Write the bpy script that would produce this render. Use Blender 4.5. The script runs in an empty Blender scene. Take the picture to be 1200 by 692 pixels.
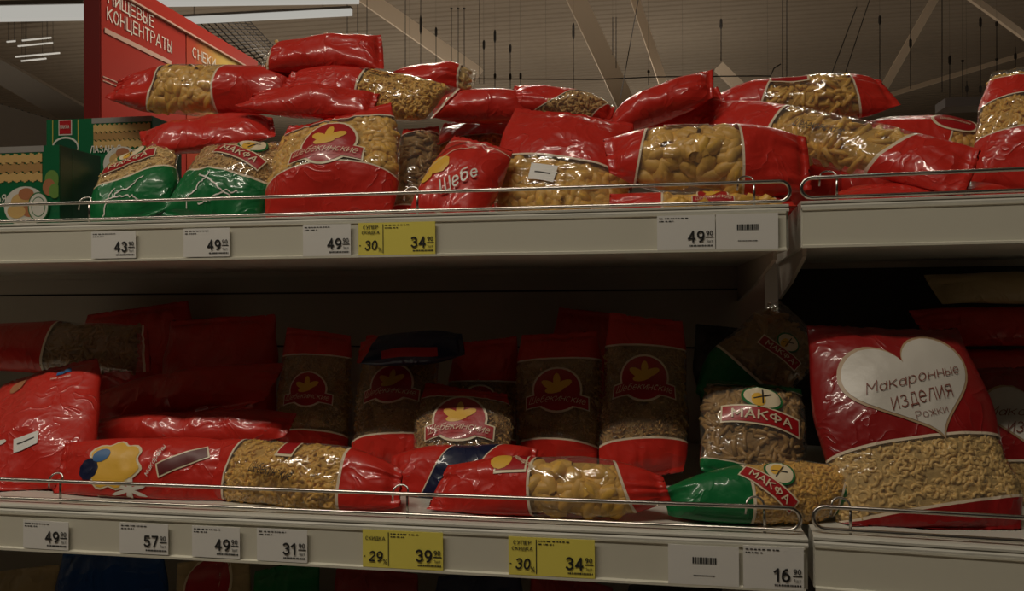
import bpy, bmesh, math, random
import numpy as np
from mathutils import Vector, Matrix
random.seed(7)
S = bpy.context.scene
COL = S.collection

# ------------------------------------------------------------------ camera
F_PX = 942.0
PSI = math.radians(9.9)          # turned a little to the left along the shelves
PITCH = math.radians(0.40)
ROLL = math.radians(0.36)
CAM = Vector((0, -0.871, 1.306))
fw = Vector((-math.sin(PSI) * math.cos(PITCH), math.cos(PSI) * math.cos(PITCH), math.sin(PITCH)))
rt0 = Vector((math.cos(PSI), math.sin(PSI), 0))
up0 = rt0.cross(fw)
rt = rt0 * math.cos(ROLL) - up0 * math.sin(ROLL)
up = up0 * math.cos(ROLL) + rt0 * math.sin(ROLL)
cd = bpy.data.cameras.new('camera')
cam = bpy.data.objects.new('camera', cd)
COL.objects.link(cam)
cam.matrix_world = Matrix(((rt.x, up.x, -fw.x, CAM.x), (rt.y, up.y, -fw.y, CAM.y), (rt.z, up.z, -fw.z, CAM.z), (0, 0, 0, 1)))
cd.sensor_width = 36
cd.lens = 36 * F_PX / 1200
cd.clip_start = 0.02
cd.clip_end = 200
S.camera = cam


def at(px, py, Y):
    d = fw + rt * ((px - 600) / F_PX) - up * ((py - 346) / F_PX)
    return CAM + d * ((Y - CAM.y) / d.y)


def mpp(px, py, Y):              # metres per pixel there
    return (at(px, py, Y) - CAM).dot(fw) / F_PX


# ------------------------------------------------------------------ world, lights, exposure
S.view_settings.view_transform = 'Standard'
S.view_settings.look = 'None'
S.view_settings.gamma = 1
S.view_settings.exposure = 0.0
S.cycles.use_denoising = True
S.cycles.max_bounces = 8
S.cycles.transparent_max_bounces = 16
w = bpy.data.worlds.new('world')
S.world = w
w.use_nodes = True
w.node_tree.nodes['Background'].inputs[0].default_value = (0.55, 0.47, 0.38, 1)
w.node_tree.nodes['Background'].inputs[1].default_value = 0.016


def area(loc, sx, sy, power, down=True, col=(1, 0.90, 0.74), rot=None):
    l = bpy.data.lights.new('lamp_light', 'AREA')
    l.shape = 'RECTANGLE'; l.size = sx; l.size_y = sy; l.energy = power; l.color = col
    o = bpy.data.objects.new('lamp_light', l); COL.objects.link(o)
    o.location = loc
    o.rotation_euler = rot if rot else ((0, 0, 0) if down else (math.pi, 0, 0))
    return o


for lx, pw in ((-3.1, 8), (-1.6, 15), (-0.5, 16)):
    area((lx, -1.12, 3.42), 1.2, 0.07, pw)
for lx, pw in ((-1.0, 26), (0.8, 10)):
    area((lx, 2.5, 3.42), 1.2, 0.07, pw)
for ly in (7.2, 10.5, 14.5, 18.5):
    for lx in (-9, -4.5, 0, 5):
        area((lx, ly, 3.9), 3.0, 0.3, 17 if lx < 3 else 3, down=False)
        area((lx, ly, 3.75), 3.0, 0.1, 14 if lx < 3 else 5)

# ------------------------------------------------------------------ materials
MATS = {}


def mat(name, col, rough=0.5, metal=0.0, emit=None, es=1.0, coat=0.0, grain=0.0, gscale=40, bump=0.0, bscale=60, spec=0.5):
    if name in MATS:
        return MATS[name]
    m = bpy.data.materials.new(name); m.use_nodes = True
    nt = m.node_tree; b = nt.nodes['Principled BSDF']
    b.inputs['Base Color'].default_value = (*col, 1)
    b.inputs['Roughness'].default_value = rough
    b.inputs['Metallic'].default_value = metal
    b.inputs['Coat Weight'].default_value = coat
    b.inputs['Coat Roughness'].default_value = 0.06
    b.inputs['Specular IOR Level'].default_value = spec
    if emit:
        b.inputs['Emission Color'].default_value = (*emit, 1)
        b.inputs['Emission Strength'].default_value = es
    tc = nt.nodes.new('ShaderNodeTexCoord')
    if grain:
        n = nt.nodes.new('ShaderNodeTexNoise'); n.inputs['Scale'].default_value = gscale; n.inputs['Detail'].default_value = 4
        nt.links.new(tc.outputs['Object'], n.inputs['Vector'])
        mr = nt.nodes.new('ShaderNodeMapRange'); mr.inputs['To Min'].default_value = 1 - grain; mr.inputs['To Max'].default_value = 1 + grain
        nt.links.new(n.outputs['Fac'], mr.inputs['Value'])
        mx = nt.nodes.new('ShaderNodeVectorMath'); mx.operation = 'SCALE'
        mx.inputs[0].default_value = col
        nt.links.new(mr.outputs['Result'], mx.inputs['Scale'])
        nt.links.new(mx.outputs[0], b.inputs['Base Color'])
    if bump:
        n = nt.nodes.new('ShaderNodeTexNoise'); n.inputs['Scale'].default_value = bscale; n.inputs['Detail'].default_value = 3
        nt.links.new(tc.outputs['Object'], n.inputs['Vector'])
        bp = nt.nodes.new('ShaderNodeBump'); bp.inputs['Strength'].default_value = bump; bp.inputs['Distance'].default_value = 0.002
        nt.links.new(n.outputs['Fac'], bp.inputs['Height']); nt.links.new(bp.outputs['Normal'], b.inputs['Normal'])
    MATS[name] = m
    return m


def crease_bump(nt, strength=0.6, dist=0.003):
    """fine relief of crumpled packaging film: soft dimples and sharp ridges"""
    tc = nt.nodes.new('ShaderNodeTexCoord')
    n1 = nt.nodes.new('ShaderNodeTexNoise'); n1.inputs['Scale'].default_value = 26; n1.inputs['Detail'].default_value = 2; n1.inputs['Distortion'].default_value = 0.9
    n2 = nt.nodes.new('ShaderNodeTexNoise'); n2.inputs['Scale'].default_value = 62; n2.inputs['Detail'].default_value = 2.5; n2.inputs['Distortion'].default_value = 0.5
    for n in (n1, n2):
        nt.links.new(tc.outputs['Object'], n.inputs['Vector'])
    s = nt.nodes.new('ShaderNodeMath'); s.operation = 'SUBTRACT'; s.inputs[1].default_value = 0.5
    nt.links.new(n1.outputs['Fac'], s.inputs[0])
    a = nt.nodes.new('ShaderNodeMath'); a.operation = 'ABSOLUTE'; nt.links.new(s.outputs[0], a.inputs[0])
    p = nt.nodes.new('ShaderNodeMath'); p.operation = 'POWER'; p.inputs[1].default_value = 0.55; nt.links.new(a.outputs[0], p.inputs[0])
    k = nt.nodes.new('ShaderNodeMath'); k.operation = 'MULTIPLY'; k.inputs[1].default_value = -1.6; nt.links.new(p.outputs[0], k.inputs[0])
    k2 = nt.nodes.new('ShaderNodeMath'); k2.operation = 'MULTIPLY_ADD'; k2.inputs[1].default_value = 0.55
    nt.links.new(n2.outputs['Fac'], k2.inputs[0]); nt.links.new(k.outputs[0], k2.inputs[2])
    bp = nt.nodes.new('ShaderNodeBump'); bp.inputs['Strength'].default_value = strength; bp.inputs['Distance'].default_value = dist
    nt.links.new(k2.outputs[0], bp.inputs['Height'])
    return bp.outputs['Normal']


def film(name, col, rough=0.3):
    if name in MATS:
        return MATS[name]
    m = mat(name, col, rough + 0.05, coat=0.45, spec=0.25)
    nt = m.node_tree; b = nt.nodes['Principled BSDF']
    nr = crease_bump(nt, 0.5, 0.003)
    nt.links.new(nr, b.inputs['Normal']); nt.links.new(nr, b.inputs['Coat Normal'])
    return m


def clear_film(name='clear_film'):
    if name in MATS:
        return MATS[name]
    m = bpy.data.materials.new(name); m.use_nodes = True
    nt = m.node_tree; nt.nodes.clear()
    out = nt.nodes.new('ShaderNodeOutputMaterial')
    tr = nt.nodes.new('ShaderNodeBsdfTransparent'); tr.inputs[0].default_value = (0.96, 0.95, 0.93, 1)
    gl = nt.nodes.new('ShaderNodeBsdfGlossy'); gl.inputs['Roughness'].default_value = 0.09; gl.inputs[0].default_value = (1, 1, 1, 1)
    df = nt.nodes.new('ShaderNodeBsdfDiffuse'); df.inputs[0].default_value = (0.8, 0.78, 0.7, 1)
    lw = nt.nodes.new('ShaderNodeLayerWeight'); lw.inputs['Blend'].default_value = 0.5
    pw_ = nt.nodes.new('ShaderNodeMath'); pw_.operation = 'POWER'; pw_.inputs[1].default_value = 4.0
    fr = nt.nodes.new('ShaderNodeMath'); fr.operation = 'MULTIPLY_ADD'; fr.inputs[1].default_value = 0.75; fr.inputs[2].default_value = 0.065
    nt.links.new(lw.outputs['Facing'], pw_.inputs[0]); nt.links.new(pw_.outputs[0], fr.inputs[0])
    nr = crease_bump(nt, 0.7, 0.003)
    nt.links.new(nr, gl.inputs['Normal']); nt.links.new(nr, lw.inputs['Normal'])
    m1 = nt.nodes.new('ShaderNodeMixShader'); m1.inputs[0].default_value = 0.06
    nt.links.new(tr.outputs[0], m1.inputs[1]); nt.links.new(df.outputs[0], m1.inputs[2])
    ad = nt.nodes.new('ShaderNodeMixShader')
    nt.links.new(fr.outputs[0], ad.inputs[0]); nt.links.new(m1.outputs[0], ad.inputs[1]); nt.links.new(gl.outputs[0], ad.inputs[2])
    nt.links.new(ad.outputs[0], out.inputs[0])
    MATS[name] = m
    return m


RED = film('red_film', (0.58, 0.028, 0.018))
DRED = film('dimmed_deep_red_film', (0.27, 0.012, 0.012))  # deep red, darkened further in place of the weaker light on the heart bags
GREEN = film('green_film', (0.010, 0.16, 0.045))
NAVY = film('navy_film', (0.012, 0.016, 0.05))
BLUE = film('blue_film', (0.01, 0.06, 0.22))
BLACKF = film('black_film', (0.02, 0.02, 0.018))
BEIGE = film('beige_film', (0.45, 0.33, 0.17))
CREAM = mat('cream_print', (0.78, 0.66, 0.46), 0.35, bump=0.3)
WHITEP = mat('white_print', (0.80, 0.76, 0.68), 0.35, bump=0.3)
WLINE = film('pale_line', (0.78, 0.64, 0.48))
CLEAR = clear_film()
YEL = mat('yellow_print', (0.80, 0.46, 0.06), 0.4, bump=0.3)
REDP = mat('red_print', (0.42, 0.012, 0.016), 0.35, coat=0.5, bump=0.4)
GREENP = mat('green_print', (0.012, 0.15, 0.04), 0.35, coat=0.4)
BLUEP = mat('blue_print', (0.03, 0.13, 0.32), 0.4)
DKP = mat('dark_print', (0.03, 0.025, 0.02), 0.5)
MAROON = mat('maroon_print', (0.12, 0.01, 0.012), 0.45)
INK = mat('ink', (0.02, 0.02, 0.02), 0.6)
ENAMEL = mat('white_enamel', (0.62, 0.60, 0.53), 0.35, grain=0.03, gscale=6)
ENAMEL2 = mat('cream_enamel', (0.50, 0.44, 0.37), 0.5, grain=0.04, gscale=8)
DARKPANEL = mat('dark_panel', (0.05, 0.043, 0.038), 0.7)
STRIP = mat('strip_plastic', (0.70, 0.67, 0.56), 0.25, coat=0.3, grain=0.03, gscale=5)
PAPER = mat('white_paper', (0.82, 0.80, 0.76), 0.6)
YPAPER = mat('yellow_paper', (0.88, 0.76, 0.13), 0.6)
CHROME = mat('chrome', (0.62, 0.58, 0.53), 0.25, metal=1.0)
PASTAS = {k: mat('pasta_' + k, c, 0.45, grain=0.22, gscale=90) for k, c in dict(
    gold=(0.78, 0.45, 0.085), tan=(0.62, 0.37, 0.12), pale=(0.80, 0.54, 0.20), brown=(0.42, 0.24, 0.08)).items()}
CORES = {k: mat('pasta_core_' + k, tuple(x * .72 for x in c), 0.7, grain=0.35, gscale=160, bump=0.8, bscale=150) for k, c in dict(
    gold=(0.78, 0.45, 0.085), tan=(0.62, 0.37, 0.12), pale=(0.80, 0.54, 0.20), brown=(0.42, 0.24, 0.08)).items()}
CORE = mat('pasta_core', (0.50, 0.28, 0.06), 0.7, grain=0.4, gscale=150, bump=0.8, bscale=150)


# ------------------------------------------------------------------ object helpers
def props(o, label=None, cat=None, group=None, kind=None):
    if label: o['label'] = label
    if cat: o['category'] = cat
    if group: o['group'] = group
    if kind: o['kind'] = kind
    return o


def mesh_obj(name, verts, faces, mats, parent=None, mi=None, smooth=False, origin=None):
    me = bpy.data.meshes.new(name)
    if origin is not None:
        o3 = np.array(origin)
        verts = np.asarray(verts) - o3
    me.from_pydata([tuple(v) for v in verts] if not isinstance(verts, np.ndarray) else verts.tolist(), [], faces)
    for m in (mats if isinstance(mats, (list, tuple)) else [mats]):
        me.materials.append(m)
    if mi is not None:
        me.polygons.foreach_set('material_index', np.asarray(mi, dtype=np.int32))
    if smooth:
        me.polygons.foreach_set('use_smooth', [True] * len(me.polygons))
    me.update()
    o = bpy.data.objects.new(name, me); COL.objects.link(o)
    if parent: o.parent = parent
    return o


def empty(name, loc=(0, 0, 0), rot=(0, 0, 0)):
    o = bpy.data.objects.new(name, None); COL.objects.link(o)
    o.location = loc; o.rotation_euler = rot; o.empty_display_size = 0.02
    return o


class MB:
    """collects simple solids into one mesh"""
    def __init__(s): s.v = []; s.f = []; s.mi = []

    def box(s, a, b, mi=0):
        x0, y0, z0 = a; x1, y1, z1 = b; n = len(s.v)
        s.v += [(x0, y0, z0), (x1, y0, z0), (x1, y1, z0), (x0, y1, z0), (x0, y0, z1), (x1, y0, z1), (x1, y1, z1), (x0, y1, z1)]
        for q in ((0, 3, 2, 1), (4, 5, 6, 7), (0, 1, 5, 4), (1, 2, 6, 5), (2, 3, 7, 6), (3, 0, 4, 7)):
            s.f.append(tuple(n + i for i in q)); s.mi.append(mi)
        return s

    def beam(s, p, q, w, h, mi=0):
        p = Vector(p); q = Vector(q); d = (q - p).normalized()
        a = Vector((0, 1, 0)); x = d.cross(a).normalized() * (w / 2); y = d.cross(x).normalized() * (h / 2)
        n = len(s.v)
        for e in (p, q):
            s.v += [tuple(e + x + y), tuple(e - x + y), tuple(e - x - y), tuple(e + x - y)]
        for t in ((0, 1, 2, 3), (7, 6, 5, 4), (0, 4, 5, 1), (1, 5, 6, 2), (2, 6, 7, 3), (3, 7, 4, 0)):
            s.f.append(tuple(n + i for i in t)); s.mi.append(mi)
        return s

    def tube(s, pts, r, k=8, closed=False, mi=0):
        pts = [Vector(p) for p in pts]; m = len(pts); n = len(s.v)
        ref = None
        for i in range(m):
            a = pts[i - 1] if (i > 0 or closed) else pts[i]
            b = pts[(i + 1) % m] if (i < m - 1 or closed) else pts[i]
            d = (b - a).normalized()
            if ref is None:
                ref = Vector((0, 0, 1)) if abs(d.z) < 0.9 else Vector((0, 1, 0))
            x = d.cross(ref).normalized(); y = x.cross(d).normalized(); ref = y
            rr = r[i] if isinstance(r, (list, tuple)) else r
            for j in range(k):
                t = 2 * math.pi * j / k
                s.v.append(tuple(pts[i] + x * (math.cos(t) * rr) + y * (math.sin(t) * rr)))
        for i in range(m if closed else m - 1):
            for j in range(k):
                i2 = (i + 1) % m; j2 = (j + 1) % k
                s.f.append((n + i * k + j, n + i * k + j2, n + i2 * k + j2, n + i2 * k + j)); s.mi.append(mi)
        if not closed:
            s.f.append(tuple(n + j for j in range(k))[::-1]); s.mi.append(mi)
            s.f.append(tuple(n + (m - 1) * k + j for j in range(k))); s.mi.append(mi)
        return s

    def extrude_x(s, prof, x0, x1, mi=0):
        n = len(s.v); k = len(prof)
        for x in (x0, x1):
            s.v += [(x, y, z) for y, z in prof]
        for j in range(k):
            j2 = (j + 1) % k
            s.f.append((n + j, n + k + j, n + k + j2, n + j2)); s.mi.append(mi)
        s.f.append(tuple(n + j for j in range(k))); s.mi.append(mi)
        s.f.append(tuple(n + k + j for j in range(k))[::-1]); s.mi.append(mi)
        return s

    def build(s, name, mats, parent=None, smooth=False, xf=None):
        v = s.v
        if xf is not None:
            v = [tuple(xf @ Vector(p)) for p in v]
        o = mesh_obj(name, v, s.f, mats, parent, s.mi, smooth)
        return o


_TXT = {}


def _arc(cx, cy, rx, ry, a0, a1, n=10):
    return [(cx + rx * math.cos(math.radians(a0 + (a1 - a0) * i / n)), cy + ry * math.sin(math.radians(a0 + (a1 - a0) * i / n))) for i in range(n + 1)]


def _glyphs():
    """letters drawn with strokes: (advance width, [polyline, ...]), capitals 1 high, small letters 0.7"""
    A = _arc; G = {}
    O = lambda w, h: A(w / 2, h / 2, w / 2, h / 2, 0, 360, 18)
    for h, low in ((1, False), (.7, True)):
        w = .62 if not low else .5
        def put(ch, *ln, ww=w): G[ch.lower() if low else ch] = (ww, list(ln))
        put('П', [(0, 0), (0, h), (w, h), (w, 0)])
        put('И', [(0, h), (0, 0), (w, h), (w, 0)])
        put('Й', [(0, h), (0, 0), (w, h), (w, 0)], [(w * .25, h * 1.25), (w * .5, h * 1.15), (w * .75, h * 1.25)])
        put('Н', [(0, 0), (0, h)], [(w, 0), (w, h)], [(0, h / 2), (w, h / 2)])
        put('Ш', [(0, h), (0, 0), (w * 1.3, 0), (w * 1.3, h)], [(w * .65, 0), (w * .65, h)], ww=w * 1.3)
        put('Щ', [(0, h), (0, 0), (w * 1.3, 0), (w * 1.3, h)], [(w * .65, 0), (w * .65, h)], [(w * 1.3, 0), (w * 1.45, 0), (w * 1.45, -.2 * h)], ww=w * 1.4)
        put('Ц', [(0, h), (0, 0), (w * 1.12, 0), (w * 1.12, -.2 * h)], [(w, 0), (w, h)], ww=w * 1.1)
        put('Ы', [(0, h), (0, 0)] + A(w * .4, h * .28, w * .25, h * .28, -90, 90, 8) + [(0, h * .56)], [(w, 0), (w, h)])
        put('Ь', [(0, h), (0, 0)] + A(w * .6, h * .28, w * .35, h * .28, -90, 90, 8) + [(0, h * .56)])
        put('К', [(0, 0), (0, h)], [(w, h), (0, h * .45)], [(w * .3, h * .6), (w, 0)])
        put('О', O(w, h)); put('С', A(w / 2, h / 2, w / 2, h / 2, 50, 310, 14))
        put('Т', [(0, h), (w, h)], [(w / 2, h), (w / 2, 0)])
        put('М', [(0, 0), (0, h), (w * .6, h * .35), (w * 1.2, h), (w * 1.2, 0)], ww=w * 1.2)
        put('Л', [(-.04, 0), (w * .42, h), (w, h), (w, 0)])
        put('Д', [(-.02, -.15 * h), (-.02, 0), (w * 1.08, 0), (w * 1.08, -.15 * h)], [(w * .12, 0), (w * .3, h), (w * .9, h), (w * .9, 0)])
        put('Я', [(w, 0), (w, h), (w * .4, h)] + A(w * .4, h * .75, w * .4, h * .25, 90, 270, 8) + [(w, h * .5)], [(w * .5, h * .5), (0, 0)])
        put('З', A(w * .45, h * .75, w * .42, h * .25, 150, -90, 10) + A(w * .45, h * .26, w * .5, h * .26, 90, -150, 10))
        put('Ж', [(w * .65, 0), (w * .65, h)], [(0, h), (w * .65, h * .5), (w * 1.3, h)], [(0, 0), (w * .65, h * .5), (w * 1.3, 0)], ww=w * 1.3)
        put('В', [(0, 0), (0, h), (w * .5, h)] + A(w * .5, h * .76, w * .4, h * .24, 90, -90, 8) + [(0, h * .52), (w * .5, h * .52)] + A(w * .5, h * .26, w * .5, h * .26, 90, -90, 8) + [(0, 0)])
    w = .62
    G['Е'] = (.55, [[(.55, 1), (0, 1), (0, 0), (.55, 0)], [(0, .52), (.48, .52)]])
    G['А'] = (.7, [[(0, 0), (.35, 1), (.7, 0)], [(.12, .34), (.58, .34)]])
    G['Р'] = (.58, [[(0, 0), (0, 1), (.3, 1)] + A(.3, .74, .28, .26, 90, -90, 8) + [(0, .48)]])
    G['У'] = (.62, [[(0, 1), (.32, .38)], [(.62, 1), (.2, 0), (.02, 0)]])
    G['Ф'] = (.78, [A(.39, .54, .39, .30, 0, 360, 20), [(.39, -.02), (.39, 1.02)]])
    G['е'] = (.5, [[(.02, .36), (.5, .36)] + A(.25, .35, .25, .35, 5, 315, 14)])
    G['а'] = (.5, [A(.24, .3, .24, .3, 0, 360, 14), [(.5, .7), (.5, 0)]])
    G['р'] = (.5, [[(0, .7), (0, -.3)], A(.25, .35, .25, .35, 0, 360, 14)])
    G['у'] = (.5, [[(0, .7), (.26, .08)], [(.5, .7), (.15, -.3), (0, -.3)]])
    G['б'] = (.5, [A(.25, .32, .25, .32, 0, 360, 14), [(0, .34)] + A(.3, .6, .3, .34, 180, 100, 6) + [(.48, 1.0)]])
    G['1'] = (.36, [[(0, .76), (.28, 1), (.28, 0)]])
    G['0'] = (.56, [A(.28, .5, .28, .5, 0, 360, 18)])
    G['2'] = (.55, [A(.27, .72, .27, .28, 160, -35, 10) + [(0, 0), (.55, 0)]])
    G['3'] = (.55, [A(.26, .76, .26, .24, 150, -90, 10) + A(.26, .27, .29, .27, 90, -150, 10)])
    G['4'] = (.6, [[(.44, 0), (.44, 1), (0, .28), (.6, .28)]])
    G['5'] = (.55, [[(.5, 1), (.06, 1), (.03, .56)] + A(.26, .31, .28, .31, 120, -150, 12)])
    G['6'] = (.56, [A(.28, .31, .28, .31, 0, 360, 16), [(.01, .38)] + A(.40, .42, .39, .58, 175, 95, 8)])
    G['7'] = (.55, [[(0, 1), (.55, 1), (.18, 0)]])
    G['9'] = (.56, [A(.28, .69, .28, .31, 0, 360, 16), [(.55, .62)] + A(.16, .58, .39, .58, -5, -85, 8)])
    G['%'] = (.8, [[(.1, 0), (.7, 1)], A(.16, .8, .15, .2, 0, 360, 10), A(.64, .2, .15, .2, 0, 360, 10)])
    G[' '] = (.22, [])
    return G


GLYPHS = _glyphs()


def text2d(txt, bold=0.0, shear=0.0):
    """stroke lettering as flat quads, 1 unit high, centred"""
    key = (txt, bold, shear)
    if key not in _TXT:
        hw = 0.062 + bold * 1.6; V = []; F = []; x = 0; lay = []; cnt = 0
        for ch in txt:
            wd, lines = GLYPHS[ch]
            for ln in lines:
                k = len(ln)
                for i in range(k - 1):
                    (ax, ay), (bx, by) = ln[i], ln[i + 1]
                    L = math.hypot(bx - ax, by - ay)
                    if L < 1e-6: continue
                    dx, dy = (bx - ax) / L * hw, (by - ay) / L * hw
                    e0 = .9 if (i == 0 or k < 8) else .35; e1 = .9 if (i == k - 2 or k < 8) else .35
                    m_ = max(1, int(L / .35)); b0 = len(V)
                    for t in range(m_ + 1):
                        f_ = t / m_
                        px = ax - dx * e0 + (bx - ax + dx * (e0 + e1)) * f_; py = ay - dy * e0 + (by - ay + dy * (e0 + e1)) * f_
                        V += [(x + px + dy, py - dx), (x + px - dy, py + dx)]
                    cnt += 1; lay += [(cnt * 5 % 7) * .006] * (len(V) - b0)
                    F += [(b0 + 2 * t, b0 + 2 * t + 2, b0 + 2 * t + 3, b0 + 2 * t + 1) for t in range(m_)]
            x += wd + .16 + hw * 1.6
        v = np.array(V); v[:, 0] += v[:, 1] * shear
        v -= np.array([(v[:, 0].min() + v[:, 0].max()) / 2, (v[:, 1].min() + v[:, 1].max()) / 2])
        v /= (v[:, 1].max() - v[:, 1].min())
        _TXT[key] = (np.column_stack([v, lay]), F)
    v, f = _TXT[key]
    return v.copy(), list(f)


def flat_text(name, txt, origin, xdir, ydir, h, m, parent, bold=0.0, shear=0.0, width=None, lift=0.0004):
    """lettering lying on a plane, centred at origin"""
    v, f = text2d(txt, bold, shear)
    x = Vector(xdir).normalized(); y = Vector(ydir).normalized(); n = x.cross(y)
    sx = h
    if width: sx = width / (v[:, 0].max() - v[:, 0].min())
    P = [tuple(Vector(origin) + x * (a * sx) + y * (b * h) + n * (lift + c * h)) for a, b, c in v]
    return mesh_obj(name, P, f, m, parent)


# ------------------------------------------------------------------ the setting
WARM = mat('ceiling_paint', (0.34, 0.28, 0.22), 0.8)
WALLM = mat('wall_paint', (0.35, 0.31, 0.27), 0.8, grain=0.05, gscale=0.6)
FLOORM = mat('floor_tile', (0.48, 0.41, 0.33), 0.35, grain=0.1, gscale=0.7)
STEEL = mat('painted_steel', (0.80, 0.66, 0.52), 0.6)
STEEL_D = mat('dark_steel', (0.07, 0.06, 0.055), 0.6)
props(MB().box((-16, -4, -0.1), (16, 25, 0)).build('floor', FLOORM), kind='structure')
CZ = 6.3
m = MB()
pts = []
y = 6.0
while y < 24.6:      # corrugated roof deck, ribs along the aisle
    pts += [(y, CZ), (y + 0.10, CZ), (y + 0.125, CZ + 0.02), (y + 0.195, CZ + 0.02)]
    y += 0.22
prof = pts + [(24.8, CZ + 0.2), (6.0, CZ + 0.2)]
n = len(prof)
m.v = [(-16, a, b) for a, b in prof] + [(16, a, b) for a, b in prof]
m.f = [(j, (j + 1) % n, n + (j + 1) % n, n + j) for j in range(n)]; m.mi = [0] * n
props(m.build('ceiling', WARM), kind='structure')
props(MB().box((-16, -4, CZ), (16, 6.0, CZ + 0.2)).build('ceiling', WARM), kind='structure')
props(MB().box((-16, 24, 0), (16, 24.2, CZ)).build('wall_back', WALLM), kind='structure')
props(MB().box((-16.2, -4, 0), (-16, 24, CZ)).build('wall_left', WALLM), kind='structure')
props(MB().box((16, -4, 0), (16.2, 24, CZ)).build('wall_right', WALLM), kind='structure')


def brace(p0, p1, Y, wpx, label, dY=0.0, m_=STEEL):
    a = at(*p0, Y); b = at(*p1, Y + dY)
    w_ = wpx * mpp(*p0, Y)
    o = MB().beam(a, b, w_, w_ * 0.8).build('roof_brace', m_)
    props(o, label, 'beam', 'diagonal roof braces', )
    return o


brace((664, -25), (742, 140), 10, 21, 'wide pale diagonal roof brace leaning over the two crossed red bags')
brace((741, -10), (778, 100), 10.5, 10, 'narrow pale roof brace beside a slanted cable, above the tilted red bags')
brace((405, -20), (560, 88), 11, 17, 'pale roof brace sloping down behind the thin rods, nearest the sign')
brace((380, 40), (470, 110), 12, 6, 'thin faint roof brace below the sloping pale one')
brace((1100, -10), (1033, 108), 12, 9, 'roof brace leaning right, rising from behind the pale penne bag')
brace((1135, -5), (1225, 60), 11, 7, 'short thin roof brace at the far upper right corner')
brace((1020, 118), (1225, 56), 13, 5, 'long low thin roof brace rising gently to the right')
brace((-40, 60), (118, 150), 9, 26, 'broad dark roof brace below the small far lamps', m_=mat('grey_steel', (0.24, 0.21, 0.18), 0.6))
brace((842, 78), (905, 140), 12, 12, 'short pale roof brace behind the hooked pipe')

ROD = mat('rod_black', (0.035, 0.03, 0.028), 0.6)


def rod(x, y0, y1, Y, knobs=(), x1=None, r=0.006, lab=''):
    x1 = x if x1 is None else x1
    a = at(x, y0, Y); b = at(x1, y1, Y)
    t = (CZ - b.z) / (a.z - b.z) if a.z > b.z else 1
    if y0 <= 0:       # goes on up to the roof
        a = b + (a - b) * t
    root = empty('hanging_rod', b)
    mm = MB(); mm.tube([a - b, Vector((0, 0, 0))], r, 6); mm.build('rod', ROD, root)
    if y0 > 0:        # thin wire that carries it
        MB().tube([a - b, Vector((a.x - b.x, a.y - b.y, CZ - b.z))], 0.0009, 4).build('wire', ROD, root)
    for k0, k1 in knobs:
        p = at(x + (x1 - x) * (k0 - y0) / max(1, y1 - y0), k0, Y) - b; q = at(x + (x1 - x) * (k1 - y0) / max(1, y1 - y0), k1, Y) - b
        kk = MB(); kk.tube([p, p.lerp(q, .2), p.lerp(q, .8), q], [r * 1.4, r * 3.2, r * 3.2, r * 1.4], 6); kk.build('clamp', ROD, root)
    props(root, lab, 'rod', 'rods hanging from the roof')


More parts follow.
